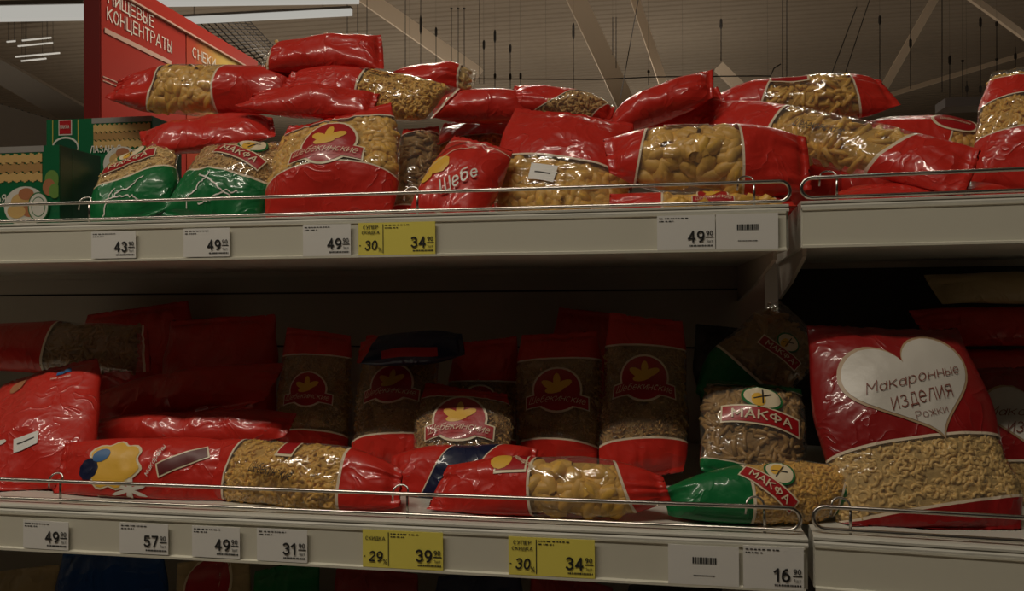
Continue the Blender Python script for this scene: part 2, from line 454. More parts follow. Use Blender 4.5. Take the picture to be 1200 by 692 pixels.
near = ['%s' % s for s in ()]
RODS = [
    (407, 0, 40, 8, (), None, 'plain thin rod above the topmost red bag, nearest the lamp'),
    (419, 0, 45, 8, (), None, 'second thin rod above the topmost red bag'),
    (430, 0, 45, 8, (), None, 'third thin rod, over the right tip of the topmost red bag'),
    (475, 0, 82, 8, (), None, 'thin long rod right of the topmost red bag'),
    (493, 0, 82, 8, ((18, 40),), None, 'heavier long rod crossing the sloping pale brace'),
    (511, 32, 75, 8, ((32, 43),), None, 'short rod hanging in front of the sloping pale brace'),
    (529, 10, 76, 8, ((9, 11),), None, 'first of three equal rods with round tops'),
    (537, 10, 80, 8, ((9, 11),), None, 'middle one of three equal rods with round tops'),
    (544, 10, 85, 8, ((9, 11),), None, 'last of three equal rods with round tops'),
    (562, 0, 98, 8, (), None, 'long rod between the three equal rods and the clamped ones'),
    (567, 47, 98, 8, ((47, 58),), None, 'short clamped rod touching a long thin rod'),
    (580, 35, 104, 8, ((35, 50), (86, 92)), None, 'clamped rod with heavy black top over the pale bag ends'),
    (598, 52, 104, 8, ((52, 62), (86, 94)), None, 'rod with two black clamps left of the small red bag'),
    (610, 85, 106, 8, ((85, 93),), None, 'stub rod with one clamp just over the pipe'),
    (672, 27, 110, 8, ((27, 46),), None, 'clamped rod left of the wide pale brace'),
    (718, 20, 64, 8, (), None, 'shorter of two thin rods behind the wide brace'),
    (722, 20, 80, 8, (), None, 'longer of two thin rods behind the wide brace'),
    (748, 0, 115, 7.5, (), 727, 'slanted cable between the two pale braces'),
    (760, 82, 100, 8, ((82, 86),), None, 'tiny stub rod over the pipe by the narrow brace'),
    (845, 22, 72, 8, ((22, 34),), None, 'lone short clamped rod above the penne bag'),
    (917, 0, 98, 8, (), None, 'first of a close pair of long rods beside the hooked pipe'),
    (922, 0, 98, 8, (), None, 'second of a close pair of long rods beside the hooked pipe'),
    (1004, 8, 88, 7.5, (), 974, 'thick slanted cable left of a thinner parallel one'),
    (1019, 0, 90, 7.5, (), 989, 'thin slanted cable right of a thicker one'),
    (1031, 18, 104, 8, ((18, 29),), None, 'clamped rod just right of the slanted cables'),
    (1067, 0, 104, 8, ((45, 56),), None, 'long rod clamped halfway down, crossing the leaning brace'),
    (1104, 0, 108, 8, (), None, 'plain long rod right of the leaning brace'),
    (1113, 65, 120, 8, ((65, 76),), None, 'short clamped rod beside the plain long rod'),
    (1128, 70, 125, 8, ((70, 73),), None, 'faint thin rod between two clamped rods'),
    (1133, 95, 130, 8, ((100, 108),), None, 'low rod with a clamp near its foot over the dark box'),
    (1149, 20, 125, 8, ((20, 32), (100, 109)), None, 'rod with two clamps at its top and foot'),
    (1168, 25, 104, 8, ((25, 31), (68, 71)), None, 'clamped rod just left of the silver bag tip'),
    (1190, 55, 92, 8, ((62, 70),), None, 'rod above the silver tip of the end bag'),
]
for x, y0, y1, Y, kn, x1, lab in RODS:
    rod(x, y0, y1, Y, kn, x1, 0.0045, lab)
# thin service pipe across the hall with a bent hook
mm = MB()
mm.tube([at(470, 92, 8.2), at(700, 93, 8.2), at(770, 90, 8.2), at(880, 89, 8.2), at(903, 89, 8.2), at(907, 80, 8.2), at(915, 75, 8.2)], 0.007, 6)
for px_ in (480, 640, 800, 900):
    p = at(px_, 92, 8.2); mm.tube([p, Vector((p.x, p.y, CZ))], 0.0009, 4)
props(mm.build('service_pipe', ROD), 'thin dark pipe running level under the roof, ending in a bent hook', 'pipe')

# ---- fluorescent lamps in view
LAMPM = mat('lamp_diffuser', (0.1, 0.1, 0.1), 0.4, emit=(1, 0.97, 0.88), es=0.42)
LAMPB = mat('lamp_body', (0.3, 0.28, 0.25), 0.5)


def lamp(p0, p1, Y, h, lab, es=None, dm=LAMPM):
    a = at(*p0, Y); b = at(*p1, Y); c = (a + b) / 2
    hh = h * mpp(*p0, Y)
    root = empty('ceiling_lamp', c)
    MB().beam(a - c, b - c, hh * 0.9, hh * 0.7).build('diffuser', dm, root)
    u_ = Vector((0, 0, hh * 0.55))
    MB().beam(a - c + u_, b - c + u_, hh * 0.3, hh * 1.0).build('housing', LAMPB, root)
    for t in (0.15, 0.85):
        p = (a - c).lerp(b - c, t)
        MB().tube([p + u_, Vector((p.x, p.y, CZ - c.z))], 0.003, 5).build('hanger', ROD, root)
    props(root, lab, 'lamp', 'fluorescent lamps under the roof')


lamp((-60, 17), (103, 14), 5.3, 17, 'big fluorescent lamp left of the red sign')
lamp((196, 25), (412, 14), 5.4, 8, 'long fluorescent lamp right of the sign, over the dark grid')
lamp((150, 4), (420, 0), 5.0, 8, 'fluorescent lamp at the very top, above the longer lamp')
for a_, b_, l_ in (((8, 49), (18, 48), 'short far lamp nearest the left edge'), ((26, 47.5), (60, 44), 'uppermost of the small far lamps'),
                   ((21, 54), (62, 50), 'far lamp second from the top of the small group'), ((18, 66.5), (70, 62), 'longest of the small far lamps'),
                   ((25, 71.5), (54, 68.5), 'lowest of the small far lamps')):
    lamp(a_, b_, 11.5, 1.8, l_, dm=mat('far_lamp_diffuser', (0.8, 0.8, 0.75), 0.4, emit=(1, 0.95, 0.85), es=0.38))
# dark wire grid (cable tray) under the roof
ga = [at(226, 18, 6.5), at(290, 22, 7.5), at(345, 80, 7.5), at(300, 92, 6.5)]
mm = MB()
for i in range(19):
    t = i / 18
    mm.tube([ga[0].lerp(ga[3], t), ga[1].lerp(ga[2], t)], 0.006, 4)
for i in range(9):
    t = i / 8
    mm.tube([ga[0].lerp(ga[1], t), ga[3].lerp(ga[2], t)], 0.006, 4)
o = mm.build('cable_tray', STEEL_D); props(o, 'dark wire cable tray hanging under the long lamp beside the sign', 'tray')

# ---- red aisle sign, set square to our shelf, facing right
SX = -2.0
def on_sign(px, py):
    d = fw + rt * ((px - 600) / F_PX) - up * ((py - 346) / F_PX)
    return CAM + d * ((SX - CAM.x) / d.x)
sg_a = on_sign(118, 60); sg_m = on_sign(218, 60); sg_b = on_sign(300, 72)
ztop = sg_b.z
zb = 1.75
SIGNRED = mat('sign_red', (0.46, 0.035, 0.022), 0.3, coat=0.5)
SIGNDK = mat('sign_side_red', (0.30, 0.022, 0.018), 0.35)
nt = mat('sign_orange', (0.62, 0.16, 0.03), 0.3, coat=0.5).node_tree    # the panel is printed red fading to yellow
b_ = nt.nodes['Principled BSDF']; tc = nt.nodes.new('ShaderNodeTexCoord'); sp = nt.nodes.new('ShaderNodeSeparateXYZ')
nt.links.new(tc.outputs['Generated'], sp.inputs[0]); cr = nt.nodes.new('ShaderNodeValToRGB')
cr.color_ramp.elements[0].color = (0.50, 0.06, 0.025, 1); cr.color_ramp.elements[1].color = (0.75, 0.50, 0.10, 1)
cr.color_ramp.elements[0].position = 0.1; cr.color_ramp.elements[1].position = 0.5
nt.links.new(sp.outputs[1], cr.inputs[0]); nt.links.new(cr.outputs[0], b_.inputs['Base Color'])
root = empty('aisle_sign', (SX, sg_a.y, zb))
L_ = lambda p: (p[0] - SX, p[1] - sg_a.y, p[2] - zb)
MB().box(L_((SX - 0.07, sg_a.y, zb)), L_((SX - 0.004, sg_b.y, ztop))).build('sign_case', SIGNDK, root)
MB().box(L_((SX - 0.004, sg_a.y + 0.004, zb + 0.01)), L_((SX, sg_m.y - 0.004, ztop - 0.06))).build('sign_panel', SIGNRED, root)
MB().box(L_((SX - 0.004, sg_m.y + 0.004, zb + 0.01)), L_((SX, sg_b.y - 0.004, ztop - 0.06))).build('sign_panel', MATS['sign_orange'], root)
MB().box(L_((SX - 0.004, sg_a.y, ztop - 0.055)), L_((SX + 0.01, sg_b.y, ztop))).build('top_rail', SIGNRED, root)
SW = mat('sign_white', (0.85, 0.78, 0.68), 0.4)
MB().box(L_((SX - 0.004, sg_a.y, ztop - 0.062)), L_((SX + 0.012, sg_b.y, ztop - 0.055))).build('pale_strip', mat('sign_pale', (0.70, 0.45, 0.36), 0.4), root)
z1 = on_sign(122, 32).z; y1 = on_sign(122, 32).y; y2 = on_sign(200, 75).y  # pale bars standing slightly proud of the panel
MB().box(L_((SX - 0.001, y1, z1 - 0.02)), L_((SX + 0.004, y2, z1 - 0.002))).build('pale_strip', mat('sign_pale', (0, 0, 0)), root)
z1 = on_sign(118, 88).z
for dz in (0, -0.015):
    MB().box(L_((SX - 0.001, sg_a.y + .01, z1 + dz - 0.004)), L_((SX + 0.003, sg_a.y + 0.32, z1 + dz))).build('pale_strip', MATS['sign_pale'], root)
def sign_text(t, p, h, wd):
    c = on_sign(*p)
    flat_text('lettering', t, L_((SX + 0.0012, c.y, c.z)), (0, 1, 0), (0, 0, 1), h, SW, root, bold=0.0, width=wd)
yl = on_sign(127, 20).y; yr = on_sign(203, 55).y
sign_text('КОНЦЕНТРАТЫ', (165, 38), 0.062, (yr - yl) * 1.0)
yl = on_sign(128, 8).y; yr = on_sign(182, 28).y
sign_text('ПИЩЕВЫЕ', (154, 13), 0.058, (yr - yl))
yl = on_sign(226, 62).y; yr = on_sign(253, 72).y
sign_text('СНЕКИ', (239, 68), 0.05, (yr - yl))
MB().box(L_((SX - 0.05, sg_a.y + 0.05, 0)), L_((SX - 0.02, sg_a.y + 0.09, zb))).build('post', STEEL, root)
MB().box(L_((SX - 0.05, sg_b.y - 0.09, 0)), L_((SX - 0.02, sg_b.y - 0.05, zb))).build('post', STEEL, root)
props(root, 'red and orange aisle sign with white lettering, set square to the shelf', 'sign')

# ------------------------------------------------------------------ shelving
ZU = 1.399; ZL = 1.078           # top of the price strips
SU = 1.4055; SL = 1.0845         # shelf surfaces
YU = 0.0; YL = -0.09             # front planes
XE = 0.1405                      # right end of the long bay
BACK = 0.40
pivot = Vector((XE + 0.012, 0, 0))
RB = Matrix.Translation(pivot) @ Matrix.Rotation(math.radians(-4.6), 4, 'Z')
ID = Matrix.Identity(4)


def shelf(name, x0, x1, yf, ztop, xf, lab, back=BACK):
    root = empty(name, xf @ Vector((x0, yf, ztop - 0.042)), (0, 0, xf.to_euler().z))
    o_ = Vector((x0, yf, ztop - 0.042))
    T = Matrix.Translation(-o_)
    zs = ztop + 0.0065
    MB().box((x0, yf + 0.004, ztop - 0.0415), (x1, back, zs)).build('deck', ENAMEL, root, xf=T)
    # folded front edge: two small steps above the strip
    MB().extrude_x([(yf + 0.004, zs), (yf + 0.0002, zs - 0.001), (yf + 0.0002, zs - 0.0030), (yf + 0.002, zs - 0.0035), (yf - 0.0008, ztop + 0.0005), (yf - 0.0008, ztop - 0.0015), (yf + 0.004, ztop - 0.0015)], x0, x1).build('front_edge', ENAMEL, root, xf=T)
    MB().extrude_x([(yf + 0.004, ztop - 0.0015), (yf - 0.0012, ztop - 0.0015), (yf - 0.0012, ztop - 0.0035), (yf, ztop - 0.0045), (yf, ztop - 0.039), (yf - 0.0035, ztop - 0.040), (yf - 0.0035, ztop - 0.0425), (yf + 0.004, ztop - 0.0425)], x0 + 0.001, x1 - 0.003).build('price_strip', STRIP, root, xf=T)
    # stiffening rib under the deck and tapering side brackets
    MB().box((x0 + 0.02, back - 0.012, ztop - 0.050), (x1 - 0.02, back, ztop - 0.0415)).build('stiffener', ENAMEL2, root, xf=T)
    for xa in (x0 + 0.004, x1 - 0.012):
        mm = MB()
        pr = [(yf + 0.03, ztop - 0.0415), (back, ztop - 0.0415), (back, ztop - 0.095), (yf + 0.20, ztop - 0.075), (yf + 0.03, ztop - 0.050)]
        mm.extrude_x(pr, xa, xa + 0.004).build('bracket', ENAMEL2, root, xf=T)
    props(root, lab, 'shelf')
    return root


shelf('shelf', XE - 1.7, XE, YU, ZU, ID, 'long upper white shelf carrying the heap of pasta bags')
shelf('shelf', XE - 1.7, XE, YL, ZL, ID, 'long lower white shelf carrying standing pasta bags')
shelf('shelf', 0, 1.0, YU, ZU + 0.0025, RB, 'upper white shelf of the neighbouring bay, without price tags')
shelf('shelf', 0, 1.0, YL, ZL + 0.0025, RB, 'lower white shelf of the neighbouring bay, under the heart bag')
shelf('shelf', XE - 1.7, XE, -0.13, 0.78, ID, 'bottom shelf in deep shade under the long bay')

# back panels (the joints between the panels are real gaps) and upright
zz = [0.05, 0.42, 0.772, 1.0, 1.232, 1.322, 1.38]
root = empty('back_panels', (XE - 1.7, BACK, 0))
for a, b in zip(zz[:-1], zz[1:]):
    MB().box((0, 0.002, a + 0.0015), (1.695, 0.012, b - 0.0015)).build('panel', ENAMEL2, root)
MB().box((0, 0.0125, 0.05), (1.695, 0.0145, 1.38)).build('backing', DARKPANEL, root)
props(root, 'cream metal back panels behind the long bay', 'panel')
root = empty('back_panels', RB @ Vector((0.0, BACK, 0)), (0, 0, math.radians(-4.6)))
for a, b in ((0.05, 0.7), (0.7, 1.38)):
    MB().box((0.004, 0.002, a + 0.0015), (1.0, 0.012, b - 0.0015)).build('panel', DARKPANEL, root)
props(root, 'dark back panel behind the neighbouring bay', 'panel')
MB_ = MB().box((XE - 0.012, BACK + 0.013, 0), (XE + 0.03, BACK + 0.06, 1.385)).build('upright', ENAMEL2)
props(MB_, 'cream upright post between the two bays', 'post')


def rail(x0, x1, yf, zs, xf, pegs, lab, hook=True):
    """wire guard rail: long rounded loop on pegs"""
    root = empty('guard_rail', xf @ Vector((x0, yf, zs)), (0, 0, xf.to_euler().z))
    T = Matrix.Translation(-Vector((x0, yf, zs)))
    z0 = zs + 0.0035; z1 = zs + 0.0255; r = 0.0105; ym = yf + 0.012
    pts = []
    zc = (z0 + z1) / 2
    for i in range(9):
        t = -math.pi / 2 + math.pi * i / 8
        pts.append((x1 - r + r * math.cos(t), ym, zc + r * math.sin(t)))
    for i in range(9):
        t = math.pi / 2 + math.pi * i / 8
        pts.append((x0 + r + r * math.cos(t), ym, zc + r * math.sin(t)))
    MB().tube(pts, 0.0021, 8, closed=True).build('loop_wire', CHROME, root, smooth=True, xf=T)
    for xp in pegs:
        g = MB().tube([(xp, ym + 0.001, zs + 0.0002), (xp, ym + 0.001, z1)], 0.0014, 6).build('peg', CHROME, root, smooth=True, xf=T)
        q = [(xp - 0.001, ym + 0.004, z1 - 0.001)]
        for i in range(8):
            t = math.pi * i / 7
            q.append((xp - 0.008 + 0.008 * math.cos(t), ym + 0.004 + 0.004 * math.sin(t), z1 + 0.001 + 0.006 * math.sin(t)))
        q.append((xp - 0.017, ym + 0.004, z1 - 0.009))
        if hook:
            MB().tube(q, 0.0011, 6).build('hook', CHROME, root, smooth=True, xf=T)
    props(root, lab, 'rail')


gx = lambda px, py, Y: at(px, py, Y).x
rail(XE - 1.69, gx(926, 232, 0.012), YU, SU, ID, [gx(104, 245, .012), gx(489, 240, .012), gx(884, 235, .012)], 'chrome wire guard rail along the long upper shelf')
rail(XE - 1.69, gx(938, 605, YL + .012), YL, SL, ID, [gx(70, 570, YL + .012), gx(477, 590, YL + .012), gx(896, 606, YL + .012)], 'chrome wire guard rail along the long lower shelf')
IRB = RB.inverted()
def rbx(px, py, yl):             # local x in the neighbouring bay
    d = fw + rt * ((px - 600) / F_PX) - up * ((py - 346) / F_PX)
    a = IRB @ CAM; dl = IRB.to_3x3() @ d
    return (a + dl * ((yl - a.y) / dl.y)).x
rail(rbx(939, 230, .012), 0.99, YU, SU + .0025, RB, [rbx(981, 230, .012)], 'chrome wire guard rail of the neighbouring upper shelf')
rail(rbx(953, 618, YL + .012), 0.99, YL, SL + .0025, RB, [rbx(997, 615, YL + .012)], 'chrome wire guard rail before the heart bag')


# ------------------------------------------------------------------ price tags
def tag(px0, px1, zt, yf, ztop, big, kind, lab, py=0, extra=None, small='90', h=0.036, tilt=0.0, name='price_tag', grp='white price tags'):
    y_ = yf - 0.0036
    x0 = at(px0, py, y_).x; x1 = at(px1, py, y_).x
    W_ = x1 - x0
    root = empty(name, ((x0 + x1) / 2, y_, zt - h), (0, tilt, 0))
    pm = PAPER if kind != 'yellow' else YPAPER
    c = empty  # noqa
    MB().box((-W_ / 2, 0, 0), (W_ / 2, 0.0007, h)).build('card', pm, root)
    def T(t, x, z, hh, bold=0.0, shear=0.0, width=None, nm='lettering'):
        flat_text(nm, t, (x, -0.0001, z), (1, 0, 0), (0, 0, 1), hh, INK, root, bold, shear, width)
    def dashes(x, z, w_, hh, nn, seed):
        rnd = random.Random(seed); mm = MB(); xx = x
        while xx < x + w_:
            l = (0.4 + rnd.random()) * w_ / nn
            mm.box((xx, -0.0004, z), (min(x + w_, xx + l * 0.62), 0.0001, z + hh)); xx += l
        mm.build('print_line', INK if kind != 'grey' else DKP, root)
    if kind == 'card':
        for i in range(14):
            pass
        mm = MB(); rnd = random.Random(int(px0)); xx = -0.010
        while xx < 0.012:
            l = rnd.choice((0.0005, 0.001, 0.0014)); mm.box((xx, -0.0004, 0.020), (xx + l, 0.0001, 0.026)); xx += l + 0.0007
        mm.build('barcode', INK, root)
        dashes(-0.009, 0.0085, 0.02, 0.0008, 9, 3)
    else:
        xr = W_ / 2
        xm = -W_ / 2
        if kind == 'yellow':
            xm = -W_ / 2 + W_ * 0.325
            MB().box((xm - 0.0004, -0.0004, 0.002), (xm + 0.0004, 0.0001, h - 0.002)).build('divider', INK, root)
            cx = (-W_ / 2 + xm) / 2
            if extra[0] == 2:
                T('СУПЕР', cx, h - 0.0052, 0.0040, bold=.01, width=0.018); T('СКИДКА', cx, h - 0.0112, 0.0040, bold=.01, width=0.021)
            else:
                T('СКИДКА', cx, h - 0.0085, 0.0044, bold=.01, width=0.021)
            T(extra[1], cx + 0.0005, 0.0112, 0.0108, bold=0.015, shear=0.12)
            T('%', xm - 0.0035, 0.0062, 0.0052, bold=0.0)
            MB().box((-W_ / 2 + 0.0012, -0.0004, 0.0105), (-W_ / 2 + 0.0028, 0.0001, 0.0113)).build('minus', INK, root)
        T(big, xr - 0.0196, 0.0138, 0.0128, bold=0.018)
        T(small, xr - 0.0058, 0.0172, 0.0052, bold=0.02, width=0.0070)
        MB().box((xr - 0.0098, -0.0004, 0.0125), (xr - 0.0014, 0.0001, 0.0134)).build('rule', INK, root)
        T('1шт', xr - 0.0057, 0.0090, 0.0030, width=0.0070)
        dashes(xr - 0.026, 0.0034, 0.0240, 0.0016, 13, int(px0))
        dashes(xm + 0.0022, h - 0.0036, 0.030, 0.0009, 7, int(px0) + 1)
        dashes(xm + 0.0022, h - 0.0066, 0.015, 0.0009, 4, int(px0) + 2)
    props(root, lab, 'price tag' if kind != 'card' else 'card', grp if kind != 'yellow' else 'yellow discount tags')


U = dict(yf=YU, ztop=ZU)
tag(107, 159, ZU - .0062, YU, ZU, '43', 'w', 'white price tag reading 43.90 on the upper strip', py=280, h=.0325)
tag(215, 269, ZU - .0052, YU, ZU, '49', 'w', 'white 49.90 price tag under the second green-ended bag', py=280, h=.0335)
tag(355, 411, ZU - .0040, YU, ZU, '49', 'w', 'white 49.90 price tag directly left of the upper yellow discount tag', py=277)
tag(420, 510, ZU - .0035, YU, ZU, '34', 'yellow', 'yellow discount tag reading 34.90 on the upper strip', py=277, extra=(2, '30'), h=.0365)
tag(770, 838, ZU - .0035, YU, ZU, '49', 'w', 'white 49.90 price tag beside the upper barcode card', py=273, h=.0365)
tag(839, 912, ZU - .0032, YU, ZU, '', 'card', 'blank white card with a barcode at the end of the upper strip', py=271, h=.0372, name='barcode_card')
tag(27, 80, ZL - .0085, YL, ZL, '49', 'w', 'white 49.90 price tag leftmost on the lower strip', py=617, h=.0305, tilt=0.01)
tag(140, 197, ZL - .0060, YL, ZL, '57', 'w', 'white price tag reading 57.90 on the lower strip', py=623, h=.0325)
tag(225, 281, ZL - .0060, YL, ZL, '49', 'w', 'white 49.90 price tag between the 57.90 and 31.90 tags', py=628, h=.0325)
tag(301, 360, ZL - .0055, YL, ZL, '31', 'w', 'white price tag showing 31.90, left of the 39.90 discount tag', py=633, h=.0335)
tag(425, 519, ZL - .0020, YL, ZL, '39', 'yellow', 'yellow discount tag reading 39.90 with minus 29 percent', py=640, extra=(1, '29'), h=.0375)
tag(596, 697, ZL - .0025, YL, ZL, '34', 'yellow', 'yellow discount tag reading 34.90 on the lower strip', py=650, extra=(2, '30'), h=.037)
tag(783, 866, ZL - .0030, YL, ZL, '', 'card', 'blank white card with a barcode beside the 16.90 tag', py=660, h=.037, name='barcode_card')
tag(871, 942, ZL - .0010, YL, ZL, '16', 'w', 'white price tag reading 16.90 at the end of the lower strip', py=668, h=.0395)


# ------------------------------------------------------------------ bags
def vnoise(x, y, seed):
    """smooth value noise on arrays"""
    xi = np.floor(x).astype(np.int64); yi = np.floor(y).astype(np.int64)
    fx = x - xi; fy = y - yi
    fx = fx * fx * (3 - 2 * fx); fy = fy * fy * (3 - 2 * fy)
    def h(a, b):
        n_ = (a * 374761393 + b * 668265263 + seed * 1442695041) & 0x7fffffff
        n_ = ((n_ ^ (n_ >> 13)) * 1274126177) & 0x7fffffff
        return ((n_ ^ (n_ >> 16)) & 0xffff) / 32767.5 - 1
    return (h(xi, yi) * (1 - fx) + h(xi + 1, yi) * fx) * (1 - fy) + (h(xi, yi + 1) * (1 - fx) + h(xi + 1, yi + 1) * fx) * fy


def piece(kind):
    """one low-poly piece of pasta, about unit length"""
    m_ = MB()
    if kind == 'penne':
        m_.tube([(-.5, 0, 0), (0, .03, .02), (.5, 0, 0)], 0.13, 6)
    elif kind == 'elbow':
        m_.tube([(.42 * math.cos(t), .42 * math.sin(t) - .2, 0) for t in (0.1, 0.9, 1.6, 2.3, 3.0)], 0.17, 5)
    elif kind == 'spiral':
        n_ = 9
        for s_ in (0, math.pi):
            k = len(m_.v)
            for i in range(n_):
                t = i * 1.0 + s_; x = -.5 + i / (n_ - 1)
                m_.v += [(x, .05 * math.cos(t), .05 * math.sin(t)), (x, .24 * math.cos(t), .24 * math.sin(t))]
            for i in range(n_ - 1):
                m_.f.append((k + 2 * i, k + 2 * i + 1, k + 2 * i + 3, k + 2 * i + 2)); m_.mi.append(0)
    else:      # shell: open half cone, ribbed
        k = 7; n_ = 5
        for i in range(n_):
            a = i / (n_ - 1); r_ = 0.10 + 0.27 * math.sin(math.pi * (0.12 + 0.76 * a))
            for j in range(k):
                t = math.pi * 1.35 * (j / (k - 1) - .5)
                m_.v.append((a - .5, r_ * math.sin(t), r_ * math.cos(t) - .12))
        for i in range(n_ - 1):
            for j in range(k - 1):
                m_.f.append((i * k + j, i * k + j + 1, (i + 1) * k + j + 1, (i + 1) * k + j)); m_.mi.append(0)
    return np.array(m_.v), m_.f


PIECES = {k: piece(k) for k in ('penne', 'elbow', 'spiral', 'shell')}


class Bag:
    NS, NB = 40, 14
    SURF = None

    def __init__(s, name, lab, P0, P1, Wpx, T, nrm, zones, pasta=('shell', 0.02, 'gold'), group=None, surf=SU, rest=False, seed=None,
                 rail=None, bend=(0, 0), cat='bag', lump=1.0, fin=0.035, clampz=True, xpin=1.0, flare=(1.0, 1.0), ends=(.93, .93)):
        p0 = np.array(at(*P0)); p1 = np.array(at(*P1))
        Pm = [(P0[i] + P1[i]) / 2 for i in range(3)]
        W = Wpx * mpp(*Pm)
        s.W = W; s.T = T; L = np.linalg.norm(p1 - p0); s.L = L
        d = (p1 - p0) / L
        n = np.array(nrm, float); n -= d * n.dot(d); n /= np.linalg.norm(n)
        r = np.cross(n, d)
        seed = seed if seed is not None else int(abs(P0[0] * 7 + P0[1] * 13 + P1[0] * 3)) % 9973
        s.rng = np.random.default_rng(seed)
        NS, NB = s.NS, s.NB
        sf = np.linspace(-1, 1, NS + 1)
        sb = np.linspace(1, -1, NB + 1)[1:-1]
        sall = np.concatenate([sf, sb]); side = np.concatenate([np.ones(NS + 1), -np.ones(NB - 1)])
        s.sf = sf
        # rows: zone borders are followed exactly by the mesh
        # zones: list of (v_end, curve, slant, material); first starts at 0
        rows = []; rmat = []
        prev = lambda q: np.zeros_like(q)
        NV = 64
        mats = []
        s.borders = []
        vprev = 0.0
        for k, (ve, cu, sl, mt) in enumerate(zones):
            if mt not in mats: mats.append(mt)
            last = k == len(zones) - 1
            cur = (lambda q: np.ones_like(q)) if last else (lambda q, ve=ve, cu=cu, sl=sl: ve + cu * (1 - q * q) + sl * q)
            cnt = max(1, int(round((ve - vprev) * NV)))
            for i in range(cnt):
                t = i / cnt
                rows.append(prev(sall) * (1 - t) + cur(sall) * t); rmat.append(mats.index(mt))
            s.borders.append((prev, cur, mt))
            prev = cur; vprev = ve
        rows.append(np.ones_like(sall))
        V = np.array(rows)                                  # (nr, ncol)
        Sg = np.broadcast_to(sall, V.shape); Sd = np.broadcast_to(side, V.shape)
        s.P = dict(p0=p0, d=d, n=n, r=r, fin=fin, seed=seed, lump=lump, bend=bend, flare=flare, ends=ends, skew=s.rng.uniform(-.16, .16, 2))
        pos = s.surf(Sg, V, Sd)
        s.surfz = surf; s.rail = rail
        dz = 0
        if rest:
            dz = surf + 0.001 - pos[..., 2].min()
            s.P['p0'] = p0 + np.array([0, 0, dz]); pos[..., 2] += dz
        s.clampz = clampz
        pos = s.clamp(pos)
        s.V = V; s.pos = pos
        nr, nc = V.shape
        # serrated cut at both ends
        zig = (np.arange(nc) % 2) * 0.0016
        pos[0] -= d * zig[:, None]; pos[-1] += d * zig[:, None]
        faces = []; mi = []
        for i in range(nr - 1):
            b0 = i * nc; b1 = b0 + nc
            for j in range(nc):
                j2 = (j + 1) % nc
                faces.append((b0 + j, b0 + j2, b1 + j2, b1 + j)); mi.append(rmat[i])
        faces.append(tuple(range(nc))[::-1]); mi.append(rmat[0])
        faces.append(tuple((nr - 1) * nc + j for j in range(nc))); mi.append(rmat[-1])
        c0 = pos[nr // 2].mean(0); k0 = NS // 2; e1 = pos[nr // 2, k0 + 1] - pos[nr // 2, k0]; e2 = pos[nr // 2 + 1, k0] - pos[nr // 2, k0]
        if np.dot(np.cross(e1, e2), pos[nr // 2, k0] - c0) < 0:
            faces = [f_[::-1] for f_ in faces]
        base = pos.reshape(-1, 3)
        org = np.array([base[:, 0].mean(), base[:, 1].mean(), base[:, 2].min()])
        s.org = org
        s.root = empty(name, tuple(org))
        props(s.root, lab, cat, group)
        s.filmo = mesh_obj('film', base - org, faces, mats, s.root, mi, smooth=True)
        if any(mt is CLEAR for mt in mats):
            s.fill(pasta)

    def clamp(s, pos):
        if s.clampz:
            z = pos[..., 2]; f = s.surfz + 0.0008
            pos[..., 2] = np.where(z < f + 0.004, f + np.maximum(0, (z - f + 0.004)) * 0.5 * (z < f + 0.004), z)
        if s.rail is not None:
            yl = s.rail
            low = pos[..., 2] < s.surfz + 0.06
            y = pos[..., 1]
            pos[..., 1] = np.where(low & (y < yl), yl + 0.0005, y)
        return pos

    def surf(s, q, v, side, shrink=0.0):
        P = s.P; e = P['fin']
        t = np.clip((v - e) / (1 - 2 * e), 0, 1)
        bl = np.sin(np.pi * t) ** 0.5
        fl = P['flare'][0] * (1 - v) + P['flare'][1] * v
        for e_, dd in ((P['ends'][0], v), (P['ends'][1], 1 - v)):
            t_ = np.clip(dd / .34, 0, 1); t_ = t_ * (2 - t_); fl = fl * (e_ + (1 - e_) * t_)
        ends = np.exp(-(np.minimum(v, 1 - v) * s.L / .035) ** 2)
        a = s.W / 2 * (1 - 0.04 * ends) * fl * (1 + .05 * vnoise(v * s.L / .05, v * 0 + side * .01, P['seed'] + 51))
        b = s.T / 2 * bl
        a = a - shrink * bl; b = np.maximum(b - shrink, 0) if shrink else b
        x = q * (1.3 - 0.3 * q * q)
        prof = np.clip(1 - np.abs(x) ** 2.4, 0, 1) ** 0.62
        sd = P['seed']
        X = x * s.W / 2; Y = v * s.L
        nz = vnoise(X / .05 + 9, Y / .05 + 3, sd) * .20 + vnoise(X / .02, Y / .02, sd + 5) * .04
        ridge = np.abs(vnoise(X / .03 + Y / .06, Y / .035 - X / .07, sd + 11))
        thick = b * prof * (1 + P['lump'] * nz) + P['lump'] * 0.0022 * prof * (0.35 - ridge) * bl
        # pleats that run out of the sealed ends
        de = np.minimum(v, 1 - v) * s.L
        pl = np.exp(-((de - .012) / .028) ** 2)
        thick = thick + pl * 0.0042 * np.abs(vnoise(X / .011, Y / .09, sd + 21)) * (prof > 0) * prof
        wav = vnoise(X / .05, v * 1.5, sd + 31) * 0.006 * np.exp(-de / .02)     # the fins wave a little
        off = side * thick + wav
        cx = a * x * (1 + 0.03 * vnoise(Y / .03, Y * 0 + side * 0, sd + 41))
        bx, bn = P['bend']
        arc = 4 * v * (1 - v)
        v = v + P['skew'][0] * x * np.exp(-v * s.L / .05) * .05 / s.L * 1.6 + P['skew'][1] * x * np.exp(-(1 - v) * s.L / .05) * .05 / s.L * 1.6
